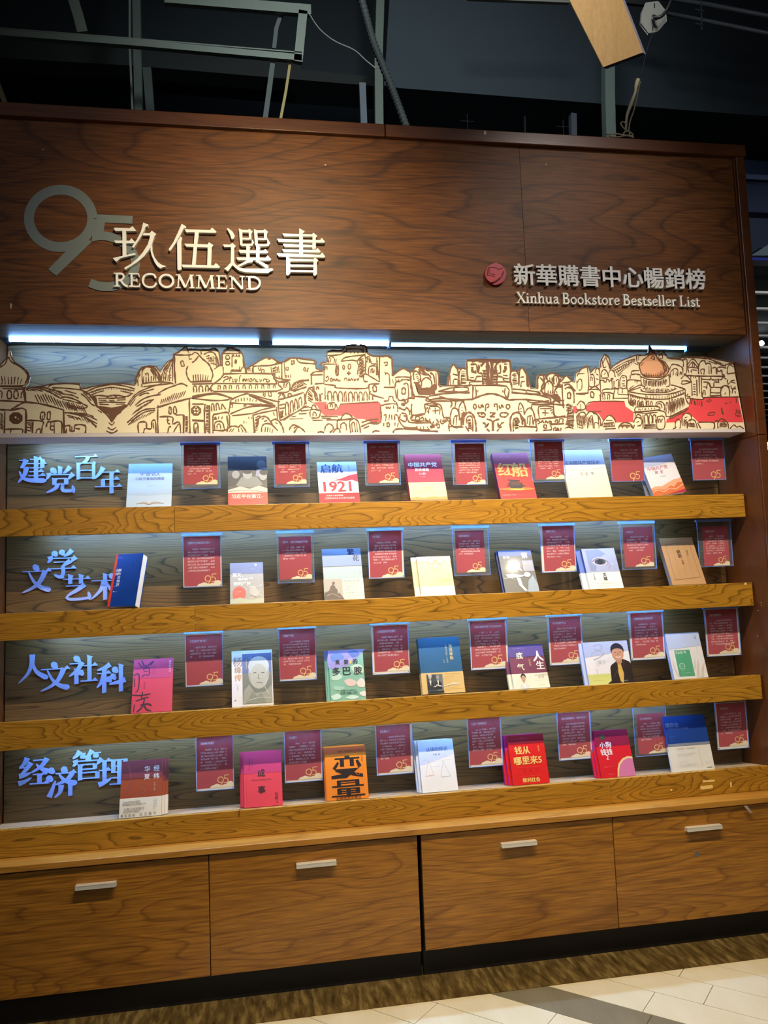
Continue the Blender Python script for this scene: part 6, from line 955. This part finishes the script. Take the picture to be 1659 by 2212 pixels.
# row, holder(l, r, top, bottom), card(l, r, top, bottom) in photo pixels, title, second line, clouds, cream border, text rows, start of text
CARDS = [
(1, (392, 475, 946, 1055), (397, 469, 951, 1046), '《平"语"近人——习近平喜欢的典故》', 1, 0, 9, 'hung right of the sky blue book, top tier'),
(1, (591, 668, 946, 1052), (594, 661, 953, 1045), '《习近平在浙江》', 1, 0, 9, 'between the dark photograph book and the white and red book'),
(1, (788, 864, 945, 1048), (794, 860, 952, 1043), '《启航：1921中国共产党》', 1, 0, 8, 'hung left of the thick crimson and cream book'),
(1, (977, 1051, 942, 1047), (984, 1047, 958, 1046), '《中国共产党历史通览(上下)》', 1, 0, 9, 'hung between the crimson and cream book and the boat book'),
(1, (1147, 1220, 942, 1041), (1156, 1217, 947, 1035), '《红船》', 1, 0, 9, 'hung between the boat book and the large cream book'),
(1, (1319, 1390, 940, 1040), (1320, 1389, 941, 1039), '《论中国共产党历史》', 0, 0, 4, 'printed without clouds, right of the large cream book'),
(1, (1494, 1565, 936, 1037), (1495, 1563, 937, 1036), '《中国共产党简史》', 0, 0, 6, 'printed without clouds, right end of the top tier'),
(2, (395, 479, 1153, 1268), (397, 476, 1159, 1266), '《额尔古纳河右岸》', 1, 1, 8, 'hung right of the royal blue book, second tier'),
(2, (599, 678, 1146, 1259), (603, 673, 1159, 1251), '《夏天、烟火和我的尸体》', 1, 0, 5, 'hung right of the silver grey book, second tier'),
(2, (795, 872, 1140, 1249), (798, 868, 1147, 1247), '《繁花》', 1, 1, 8, 'between the grey-green book and the spectacle books'),
(2, (979, 1057, 1134, 1243), (985, 1047, 1146, 1236), '《我与地坛》', 1, 0, 6, 'hung between the spectacle books and the plaster-shape books'),
(2, (1168, 1243, 1130, 1236), (1174, 1241, 1135, 1233), '《第七天》', 1, 1, 8, 'hung between the plaster-shape books and the eye books'),
(2, (1341, 1416, 1125, 1230), (1348, 1411, 1138, 1224), '《文城》', 1, 0, 6, 'hung between the eye books and the kraft paper book'),
(2, (1508, 1581, 1121, 1224), (1519, 1574, 1137, 1222), '《回忆初识》', 1, 0, 8, 'hung at the right end of the second tier'),
(3, (400, 481, 1366, 1482), (402, 480, 1371, 1479), '《曾国藩家书》', 1, 1, 4, 'hung right of the crimson brush-written book'),
(3, (603, 683, 1355, 1470), (604, 681, 1359, 1466), '《杨绛传》', 1, 1, 9, 'hung left of the mint green splash books'),
(3, (803, 884, 1348, 1456), (808, 882, 1351, 1450), '《贪婪的多巴胺》', 1, 1, 7, 'hung left of the large teal blue hardback'),
(3, (1015, 1097, 1338, 1446), (1018, 1093, 1341, 1441), '《洛克菲勒写给儿子的38封信》', 1, 1, 9, 'hung left of the maroon and cream books'),
(3, (1185, 1259, 1330, 1436), (1189, 1256, 1333, 1430), '《人生底气2》', 1, 1, 8, 'hung left of the white books with the suited man'),
(3, (1360, 1435, 1321, 1425), (1365, 1432, 1324, 1420), '《易经真的很容易》', 1, 1, 8, 'hung left of the white book with the green rectangle'),
(3, (1524, 1598, 1313, 1417), (1528, 1594, 1316, 1412), '《匠在细节》', 1, 1, 12, 'hung at the right end of the third tier'),
(4, (423, 505, 1588, 1707), (425, 503, 1591, 1702), '《经纬华夏》', 1, 1, 7, 'hung left of the bright red-pink books'),
(4, (614, 696, 1576, 1689), (616, 693, 1579, 1684), '《成事》', 1, 1, 7, 'hung between the red-pink books and the orange books'),
(4, (812, 892, 1563, 1673), (814, 887, 1566, 1668), '《变量6》', 1, 1, 8, 'hung between the orange books and the white scales books'),
(4, (1011, 1085, 1548, 1656), (1013, 1082, 1550, 1651), '《法律的悖论》', 1, 1, 8, 'hung between the white scales books and the vivid red books'),
(4, (1205, 1278, 1536, 1641), (1207, 1275, 1539, 1636), '《钱从哪里来5：微利社会》', 1, 1, 8, 'hung between the vivid red books and the pink shape books'),
(4, (1370, 1441, 1532, 1633), (1378, 1438, 1541, 1628), '《小狗钱钱2》', 1, 0, 7, 'hung left of the deep blue banded book'),
(4, (1547, 1615, 1516, 1618), (1551, 1613, 1518, 1612), '《博弈论》', 1, 1, 8, 'hung at the right end of the lowest tier'),
]
def xat(px, py, y): return atY(px, py, y).x
M_STUD = flat('d8dce0', .25, metal=.7)
for n_, (row, hb, cb, title, cloud, bord, rows, where) in enumerate(CARDS):
    y = .186 if row == 1 else ylip(LIPB[row-1])+.088
    top = MP0.z-.0195 if row == 1 else LIPB[row-1]
    # pixel frames measured at the holder's middle height
    mx = (hb[0]+hb[1])/2; ztop = min(top-.002, atY(mx, hb[2], y).z); zbot = atY(mx, hb[3], y).z
    my = (hb[2]+hb[3])/2
    x0, x1 = xat(hb[0], my, y), xat(hb[1], my, y)
    cx0, cx1 = xat(cb[0], my, y), xat(cb[1], my, y); cz1 = min(atY(mx, cb[2], y).z, top-.004); cz0 = atY(mx, cb[3], y).z
    r = empty('blurb_card', ((x0+x1)/2, y, zbot), 'red card in clear holder, '+where, 'card holder', 'red blurb cards')
    MB().box(x0, x1, y, y+.0018, zbot, top-.001).build('acrylic_plate', M_ACRYL, r)
    e = .0016
    MB().box(x0, x0+e, y-.0004, y+.0042, zbot, top-.001).box(x1-e, x1, y-.0004, y+.0042, zbot, top-.001).box(x0+e, x1-e, y-.0004, y+.0042, zbot, zbot+e).build('acrylic_edge', M_FROST, r)
    MB().box(x0-.004, x1+.003, y-.002, y+.010, top-.011, top-.001).build('hanging_tab', M_FROST, r)
    F = Face(Vector((cx0, y+.0030, cz0)), Vector((1, 0, 0)), Vector((0, 0, 1)), Vector((0, -1, 0)), cx1-cx0, cz1-cz0)
    if bord: MB().box(x0+.001, x1-.001, y+.0032, y+.0042, zbot+.001, cz1+.002).build('backing_sheet', flat('ece4d0', .5), r)
    cd = MB().box(cx0, cx1, y+.0024, y+.0031, cz0, cz1).build('red_card', flat('a80c1a', .6, .2), r)
    asp = F.W/F.H; lay = .0008; g = MB()
    num95(lambda a, b, o: F(a, .80+(b-.80)*asp, o), .72, .80+(.86-.80)/asp if cloud else .80+(.885-.80)/asp, .30, g, .0010, asp)
    g.build('number_print', flat('f0c468', .4), cd); g.v and None
    if cloud:
        g = MB(); pts = [(.36, .985), (.40, .955), (.47, .945), (.52, .925), (.60, .932), (.64, .955), (.70, .96), (.74, .945), (.80, .945), (.84, .91), (.90, .89), (.96, .895), (1, .92), (1, 1), (.34, 1)]
        g.poly([F(a, b, .0008) for a, b in pts]); g.build('cloud_print', flat('eee0bc', .5), cd)
    V, Fc, bb = tmesh(title, .008); m = MB(); s_ = min(.062*F.W*1.0/(.8), .8*F.W/(bb[1]-bb[0])); ty = .125 if cloud else .13
    m.v = [F(.11+(v[0]-bb[0])*s_/F.W, ty-(v[1]-.38)*s_/F.H, .0009) for v in V]; m.f = [tuple(f) for f in Fc]
    m.build('title_print', flat('e6c0c4', .5), cd)
    tp = MB(); rr = random.Random(n_); h = .062*(.95 if rows < 9 else .86)*(asp/.70); cw = .066*.93
    for i in range(rows):
        a = .11 if i else .24; end = .90 if i < rows-1 else .11+.79*rr.uniform(.3, .9)
        yy = .235+i*h*1.02
        if yy > .80: break
        while a+cw < end:
            if rr.random() < .9:
                for (xa, ya, xb, yb2) in ((0, .04, .86, .14), (0, .36, .86, .46), (.36, 0, .5, .58), (.0, .1, .13, .56), (.72, .1, .86, .56)):
                    if rr.random() < .7: tp.face([F(a+xa*cw, yy+ya*h, .0009), F(a+xb*cw, yy+ya*h, .0009), F(a+xb*cw, yy+yb2*h, .0009), F(a+xa*cw, yy+yb2*h, .0009)])
            a += cw
    o = tp.build('small_print', flat('ecc8c4', .5), cd); o['kind'] = 'stuff'
    for sx, sz in ((x0+.006, zbot+.007), (x1-.006, zbot+.007), (x0+.006, top-.018), (x1-.006, top-.018)):
        st_ = MB(); st_.prism([(sx+.0024*math.cos(k*math.pi/4), y-.0016, sz+.0024*math.sin(k*math.pi/4)) for k in range(8)], (0, .0016, 0)); st_.build('stud', M_STUD, r)
# ------------------------------------------------------------------ floor: dark stone border strip and skewed tiles
fl = MB().box(-6, 9, -7, 12, -.06, -.004).build('floor', flat('4a4640', .6)); tag(fl, kind='structure')
def stone(name, c0, c1, c2, sc_=3.0, rough=.25):
    m, nt, b = nm(name); N, L = nt.nodes, nt.links
    tc = N.new('ShaderNodeTexCoord'); mp = N.new('ShaderNodeMapping'); mp.inputs['Rotation'].default_value = (0, 0, .9); mp.inputs['Scale'].default_value = (sc_*3.5, sc_*.8, sc_)
    L.new(tc.outputs['Object'], mp.inputs['Vector'])
    n1 = N.new('ShaderNodeTexNoise'); n1.inputs['Scale'].default_value = 2.2; n1.inputs['Detail'].default_value = 7; n1.inputs['Roughness'].default_value = .62; L.new(mp.outputs[0], n1.inputs['Vector'])
    r = N.new('ShaderNodeValToRGB'); e = r.color_ramp.elements; e[0].position = .3; e[0].color = lin(c0); e[1].position = .72; e[1].color = lin(c2); q = e.new(.5); q.color = lin(c1)
    L.new(n1.outputs['Fac'], r.inputs['Fac']); L.new(r.outputs['Color'], b.inputs['Base Color']); b.inputs['Roughness'].default_value = rough
    return m
M_BORD = stone('border_stone', '34280f', '5c4a28', '8c7848', 6.0, .3)
M_TILE = stone('beige_tile', 'cdbf98', 'd4c6a2', 'dacead', .8, .22)
M_TILED = stone('grey_tile', '6e664c', '786f56', '827960', .8, .22)
xs = [-1.3, -.52, .18, .88, 1.58, 2.28, 2.98, 3.6]
for a, b in zip(xs, xs[1:]):
    MB().box(a+.0006, b-.0006, -.152, .30, -.004, 0).build('tile', M_BORD, fl)
# tile rows run skewed to the cabinet
ang = math.atan2(-.35, .362); ux = Vector((math.cos(ang), math.sin(ang), 0)); vx = Vector((-ux.y, ux.x, 0))
org = Vector((1.066, -.155, 0)); RW = .158; TL = .60
def clip(poly, ylim):
    out = []
    for i in range(len(poly)):
        p, q = poly[i], poly[(i+1) % len(poly)]
        if p.y <= ylim: out.append(p)
        if (p.y-ylim)*(q.y-ylim) < 0: t = (ylim-p.y)/(q.y-p.y); out.append(p+(q-p)*t)
    return out
OFF = {-1: -.21, 0: .355, 1: .525, 2: .40, 3: .30, -2: .1, -3: .3}
for r in range(-7, 12):
    o0 = OFF.get(r, (r*.23) % TL)-TL*3
    for c in range(0, 8):
        a, b = o0+c*TL, o0+(c+1)*TL
        P = [org+ux*(a+.0012)+vx*(r*RW+.0012), org+ux*(b-.0012)+vx*(r*RW+.0012), org+ux*(b-.0012)+vx*((r+1)*RW-.0012), org+ux*(a+.0012)+vx*((r+1)*RW-.0012)]
        P = clip(P, -.1545)
        if len(P) < 3: continue
        cx = sum(p.x for p in P)/len(P); cy = sum(p.y for p in P)/len(P)
        if not (-1.6 < cx < 3.4 and cy > -1.5): continue
        dark = r == -1
        m = MB(); m.prism([p+Vector((0, 0, -.004)) for p in P], (0, 0, .0035)); m.build('tile', M_TILED if dark else M_TILE, fl)

# ------------------------------------------------------------------ dark hall behind and above
M_DK = flat('2b3236', .8); M_DK2 = flat('22282c', .8); M_STEEL = flat('6b7468', .55, metal=.2); M_STEEL2 = flat('4c5650', .6)
for nme, bx, mt in (('wall_back', (-6, 9, 11.4, 11.6, 0, 8.7), flat('3a444c', .9)), ('wall_left', (-6.2, -6, -7, 12, 0, 8.7), flat('2a2c2e', .9)), ('wall_right', (9, 9.2, -7, 12, 0, 8.7), flat('202838', .9)),
                    ('wall_front', (-6, 9, -7.2, -7, 0, 8.7), flat('4a4640', .9)), ('ceiling', (-6.2, 9.2, -7.2, 11.6, 8.7, 8.9), flat('1c2226', .9))):
    tag(MB().box(*bx).build(nme, mt), kind='structure')
def bar(pts, w, th, y, mat, name='bar', parent=None, org_=None, dy=.03):
    """flat steel bar whose face lies in the plane Y = y, given by photo points"""
    P = [atY(a, b, y) for a, b in pts]
    Q = [(p.x, p.z) for p in P]; ww = w*(y-CAM.y)/F_PX
    _, out = ribbon_quads(Q, [ww]*len(Q))
    return MB().prism([(a, y, b) for a, b in out], (0, dy, 0)).build(name, mat, parent)
def thing_bar(label, cat, name, pts, w, y, mat, dy=.03, up=False, down=False):
    P = [atY(a, b, y) for a, b in pts]; Q = [(p.x, p.z) for p in P]
    if up: Q = [(Q[0][0], 8.69)]+Q
    if down: Q = Q+[(Q[-1][0], 0.0)]
    ww = w*(y-CAM.y)/F_PX; _, out = ribbon_quads(Q, [ww]*len(Q))
    return tag(MB().prism([(a, y, b) for a, b in out], (0, dy, 0)).build(name, mat), label, cat)
# large duct and beams
def quadbox(px, y, dy, mat, name, label, cat):
    P = [atY(a, b, y) for a, b in px]
    return tag(MB().prism(P, (0, dy, 0)).build(name, mat), label, cat)
quadbox([(845, -60), (1720, -60), (1720, 256), (1300, 224), (862, 190), (830, 184)], 3.2, .8, flat('3c464c', .8), 'air_duct', 'big dark sheet metal air duct above the right half of the header', 'duct')
quadbox([(-40, -60), (838, -60), (838, 186), (560, 165), (290, 142), (-40, 118)], 4.2, .4, flat('2a3336', .85), 'ceiling_beam', 'broad dark beam crossing above the left half of the header', 'beam')
quadbox([(-40, 66), (640, 118), (650, 128), (650, 150), (800, 165), (812, 186), (560, 165), (290, 142), (-40, 122)], 3.9, .2, flat('2e3230', .8), 'beam_flange', 'dull grey lower flange of the broad ceiling beam', 'beam')
hr = empty('angle_iron_rack', atY(400, 100, 2.2), 'grey-green angle iron frame hanging above the left of the header', 'steel frame')
M_ANG = flat('70786c', .5, metal=.3)
for pts, w, nme in (([(-30, 66), (300, 92), (652, 124)], 15, 'angle_bar'), ([(-30, 58), (300, 84), (652, 113)], 3, 'edge_flange'), ([(355, -6), (672, 20)], 24, 'upper_bar'), ([(655, 22), (644, 132)], 20, 'end_plate'), ([(610, 22), (597, 60), (592, 104)], 9, 'hanger_strip'), ([(155, -12), (168, 30), (178, 68)], 22, 'cross_strut')):
    bar(pts, w, 0, 2.2 if nme != 'hanger_strip' else 2.25, M_ANG if nme != 'hanger_strip' else M_STEEL2, nme, hr, dy=.04)
thing_bar('thin grey rod standing left behind the header', 'rod', 'steel_rod', [(280, -10), (280, 100), (286, 240)], 4, 2.6, M_STEEL, up=True)
thing_bar('dark post beside the thin rod at the upper left', 'post', 'steel_post', [(294, -10), (299, 246)], 17, 2.7, M_STEEL2, .06, up=True)
thing_bar('short grey post rising behind the header left of centre', 'post', 'steel_post', [(317, 145), (325, 250)], 18, 3.4, M_STEEL2, .06, down=True)
thing_bar('slim twisted steel hanger above the header left of centre', 'hanger', 'steel_hanger', [(590, 128), (582, 190), (572, 262)], 11, 2.241, M_STEEL2)
thing_bar('thin brass-coloured rod slanting behind the header', 'rod', 'steel_rod', [(628, 128), (617, 200), (604, 268)], 6, 2.241, flat('8c7a44', .5, metal=.3))
thing_bar('short olive strut at the far upper left corner', 'strut', 'steel_strut', [(-10, 168), (12, 226)], 10, 2.4, flat('6c6444', .5))
thing_bar('pale narrow post behind the header centre', 'post', 'steel_post', [(783, 178), (787, 282)], 15, 3.2, flat('707880', .6), .06, down=True)
thing_bar('tall grey-green post rising past the flexible hose', 'post', 'steel_post', [(822, -10), (818, 120), (820, 290)], 19, 3.0, M_STEEL, .06, up=True)
thing_bar('thick grey-green post under the pale wooden box', 'post', 'steel_post', [(1318, 100), (1318, 200), (1321, 320)], 25, 2.0, flat('5f6c66', .55, metal=.2), .07, up=True, down=True)
thing_bar('short dim post left of the thick grey-green post', 'post', 'steel_post', [(1240, 244), (1241, 310)], 14, 3.0, flat('4c545c', .6), .06, down=True)
thing_bar('thin dark rod hanging above the header right of centre', 'rod', 'steel_rod', [(1134, 250), (1135, 300)], 2.5, 3.0, flat('101418', .6), down=True)
# flexible hose
hp = [atY(a, b, 2.0) for a, b in ((778, -12), (792, 40), (806, 90), (826, 140), (846, 190), (862, 232), (880, 280))]
C3 = catmull([tuple(p) for p in hp], 12); rad = [.026+.0035*(1 if i % 2 else -1) for i in range(len(C3))]
tag(MB().tube(C3, rad, 12).build('flexible_hose', flat('3c4240', .6), smooth=False), 'dark corrugated flexible hose hanging behind the header centre', 'hose')
# wires
wp = [atY(a, b, y) for a, b, y in ((668, 30, 2.2), (690, 62, 2.16), (722, 88, 2.12), (765, 108, 2.08), (790, 130, 2.04), (812, 148, 2.0))]
tag(MB().tube(catmull([tuple(p) for p in wp], 5), .004, 6).build('wire', flat('9aa098', .5)), 'slack pale wire sagging from the iron frame to the hose', 'wire')
# small wire crosses behind the header
for (cx, cy, lab) in ((1009, 262, 'faint wire cross standing above the header centre'), (1216, 274, 'faint wire cross near the thick grey-green post')):
    a = [atY(cx, cy-15, .2), atY(cx+1, cy+40, .2)]; a[1].z = ZT-.0095; b = [atY(cx-14, cy-1, .2), atY(cx+15, cy, .2)]
    m = MB(); m.tube(a, .0013, 5); m.tube(b, .0013, 5); tag(m.build('wire_cross', flat('6c747c', .6)), lab, 'wire')
# upper right conduits
cr_ = empty('conduit_rack', atY(1540, 40, 2.4), 'pair of grey conduits with a bracket at the upper right corner', 'conduit')
for pts, r_ in (([(1395, -10), (1530, 10), (1690, 40)], .018), ([(1425, 26), (1540, 48), (1690, 78)], .016)):
    MB().tube([atY(a, b, 2.4) for a, b in pts], r_, 10).build('conduit', flat('8c949a', .5, metal=.3), cr_, smooth=True)
MB().tube([atY(a, b, 2.38) for a, b in ((1514, -10), (1516, 66))], .006, 6).tube([atY(a, b, 2.37) for a, b in ((1502, 50), (1518, 54))], .006, 6).tube([atY(a, b, 2.37) for a, b in ((1502, 20), (1520, 24))], .006, 6).build('bracket', flat('565e60', .5), cr_)
bar([(1010, -6), (1230, 3)], 6, 0, 2.4, flat('8c8c80', .5), 'cable_tray_edge', cr_)
bar([(1345, 0), (1412, 6)], 14, 0, 2.5, flat('3c3c3a', .6), 'tray', cr_)
# pale wooden box panel hanging from above
y0 = .9
P = [atY(a, b, y0) for a, b in ((1200, -60), (1322, -60), (1389, 113), (1303, 145))]
bx = empty('hanging_box', atY(1300, 60, y0), 'pale wood-faced box hanging at a slant above the header right of centre', 'hanging panel')
n = len(P); MB().prism(P, (0, .006, 0)).build('wood_face', M_PALE, bx)
MB().prism([p+Vector((0.001, .006, 0.001)) for p in P], (.046, .045, .026)).build('box_body', flat('b0a4b8', .5), bx)
# octagonal junction plate with its cable
c0 = atY(1410, 38, 1.0)
oc = empty('junction_plate', c0, 'eight-sided brushed metal junction plate at the top right', 'junction plate')
oct_ = [(1395, 6), (1422, 3), (1438, 24), (1440, 46), (1420, 69), (1401, 71), (1384, 50), (1386, 26)]
MB().prism([atY(a, b, 1.0) for a, b in oct_], (0, .012, 0)).build('plate', flat('c2c0b6', .3, metal=.55), oc, bevel=.002)
MB().prism([atY(a, b, .999) for a, b in ((1413, 7), (1415, 7), (1415, 17), (1413, 17))], (0, .002, 0)).prism([atY(a, b, .999) for a, b in ((1409, 56), (1411, 56), (1411, 67), (1409, 67))], (0, .002, 0)).build('slot', flat('101010'), oc)
MB().tube([atY(1412, 36, .995), atY(1412, 37, .96), atY(1418, 39, .93)], .013, 10).build('cable_gland', flat('17181a', .4), oc)
MB().tube(catmull([tuple(v) for v in (atY(1412, 38, .94), atY(1425, 37, .92), atY(1436, 28, .91), atY(1446, 10, .9), atY(1455, -14, .9))], 5), .010, 10).build('black_cable', flat('1a1b1e', .45), oc, smooth=True)
# hanging wire with taped rope
rp = empty('taped_rope', atY(1360, 240, .12), 'whitish taped rope knotted to the top of the header', 'rope')
MB().tube(catmull([tuple(v) for v in (atY(1410, 72, .6), atY(1400, 100, .4), atY(1390, 140, .22), atY(1383, 174, .15))], 4), .0018, 5).build('thin_wire', flat('2c3450', .5), rp)
MB().tube(catmull([tuple(v) for v in (atY(1378, 173, .15), atY(1374, 186, .14), atY(1372, 200, .14), atY(1362, 228, .13), atY(1354, 252, .12), atY(1352, 284, .1))], 4), [.011, .0105, .010, .0095, .009, .008, .007, .0065, .007, .0075, .008, .0085, .009, .0085, .008, .0075, .007, .0065, .006, .006, .006], 8).build('white_tape', flat('cfc6a4', .6), rp, smooth=True)
for pts in (((1384, 176), (1381, 184), (1377, 205), (1370, 236), (1361, 262), (1358, 284)), ((1350, 280), (1343, 272), (1341, 266), (1347, 263), (1352, 268)), ((1310, 290), (1330, 289), (1350, 292), (1368, 294)), ((1316, 294), (1335, 296), (1352, 293), (1369, 297)), ((1356, 284), (1362, 286), (1368, 292)), ((1346, 290), (1352, 283), (1360, 286), (1358, 292), (1350, 294))):
    MB().tube(catmull([tuple(atY(a, b, .06)) for a, b in pts], 4), .0036, 6).build('rope_strand', flat('a89c7c', .7), rp, smooth=True)
# diagonal braces and blue gloom at the right
thing_bar('broad grey brace slanting behind the right end of the header', 'brace', 'diagonal_brace', [(1650, 240), (1600, 280), (1540, 330)], 16, 4.3, flat('5c6874', .7), .06)
thing_bar('second dim brace slanting down at the right edge', 'brace', 'diagonal_brace', [(1690, 262), (1640, 315), (1622, 360)], 11, 4.5, flat('56606c', .7), .06)

# far side of the shop seen past the right end: slatted ceiling, dark fascia, downlights
sl = empty('slatted_ceiling', (4.2, 4.5, 3.5), 'dark ceiling of thin bright slats seen past the right side of the display', 'slatted ceiling')
g = flat('14161a', .8)
MB().box(2.6, 8.5, 1.6, 9.5, 3.62, 3.66).build('dark_void', g, sl)
M_SLAT = flat('e4e4e0', .5)
for i in range(26):
    yy = 1.79+i*.318
    MB().box(2.5, 8.4, yy, yy+.03, 3.50, 3.516).build('slat', M_SLAT, sl)
def backfascia(px0, py0, px1, py1, y, col, name, label, cat, depth=.3):
    a, b = atY(px0, py0, y), atY(px1, py1, y)
    return tag(MB().box(a.x, b.x, y, y+depth, b.z, a.z).build(name, flat(col, .7)), label, cat)
backfascia(1606, 345, 1900, 470, 2.6, '16243c', 'soffit_panel', 'dark blue soffit panel past the right end of the header', 'ceiling panel')
backfascia(1612, 386, 1900, 391, 2.55, '4a5474', 'edge_line', 'thin pale edge strip on the dark blue soffit', 'trim strip', .02)
backfascia(1612, 470, 1900, 560, 2.4, '122236', 'fascia_panel', 'navy hanging fascia above the slatted ceiling', 'ceiling panel')
backfascia(1625, 556, 1900, 573, 1.9, '10208c', 'blue_band', 'deep blue band under the navy fascia', 'trim strip', .05)
backfascia(1628, 573, 1900, 592, 1.95, '2a2450', 'violet_band', 'dim violet band under the deep blue one', 'trim strip', .05)
pp = [atY(a, b, 2.3) for a, b in ((1622, 552), (1660, 528), (1760, 520), (1760, 552))]
tag(MB().prism(pp, (0, .1, 0)).build('grey_flap', flat('5c6c74', .6)), 'grey-green sloping flap at the right edge above the blue band', 'panel')
for (px, py, s_, lab) in ((1646, 741, .022, 'small dazzling spotlight among the slats, right of the mural'), (1660, 965, .045, 'lower dazzling spotlight at the right edge beside the top shelf')):
    c1 = atY(px, py, 3.0) if py < 900 else atY(px, py, 4.2)
    r = empty('spotlight', c1, lab, 'spotlight')
    ring = ellipse(c1.x, c1.z, s_, s_, 16)
    MB().prism([(a, c1.y, b) for a, b in ring], (0, .01, 0)).build('lamp_face', emit('lamp_glow', (.9, .95, 1.0), 30), r)
    ring = ellipse(c1.x, c1.z, s_*1.25, s_*1.25, 16)
    MB().prism([(a, c1.y+.012, b) for a, b in ring], (0, .10, 0)).build('lamp_body', flat('181a1e', .5), r)
    MB().tube([(c1.x, c1.y+.05, c1.z+s_*1.2), (c1.x, c1.y+.05, 3.55 if py < 900 else 3.5)], .008, 6).build('lamp_stem', flat('181a1e', .5), r)
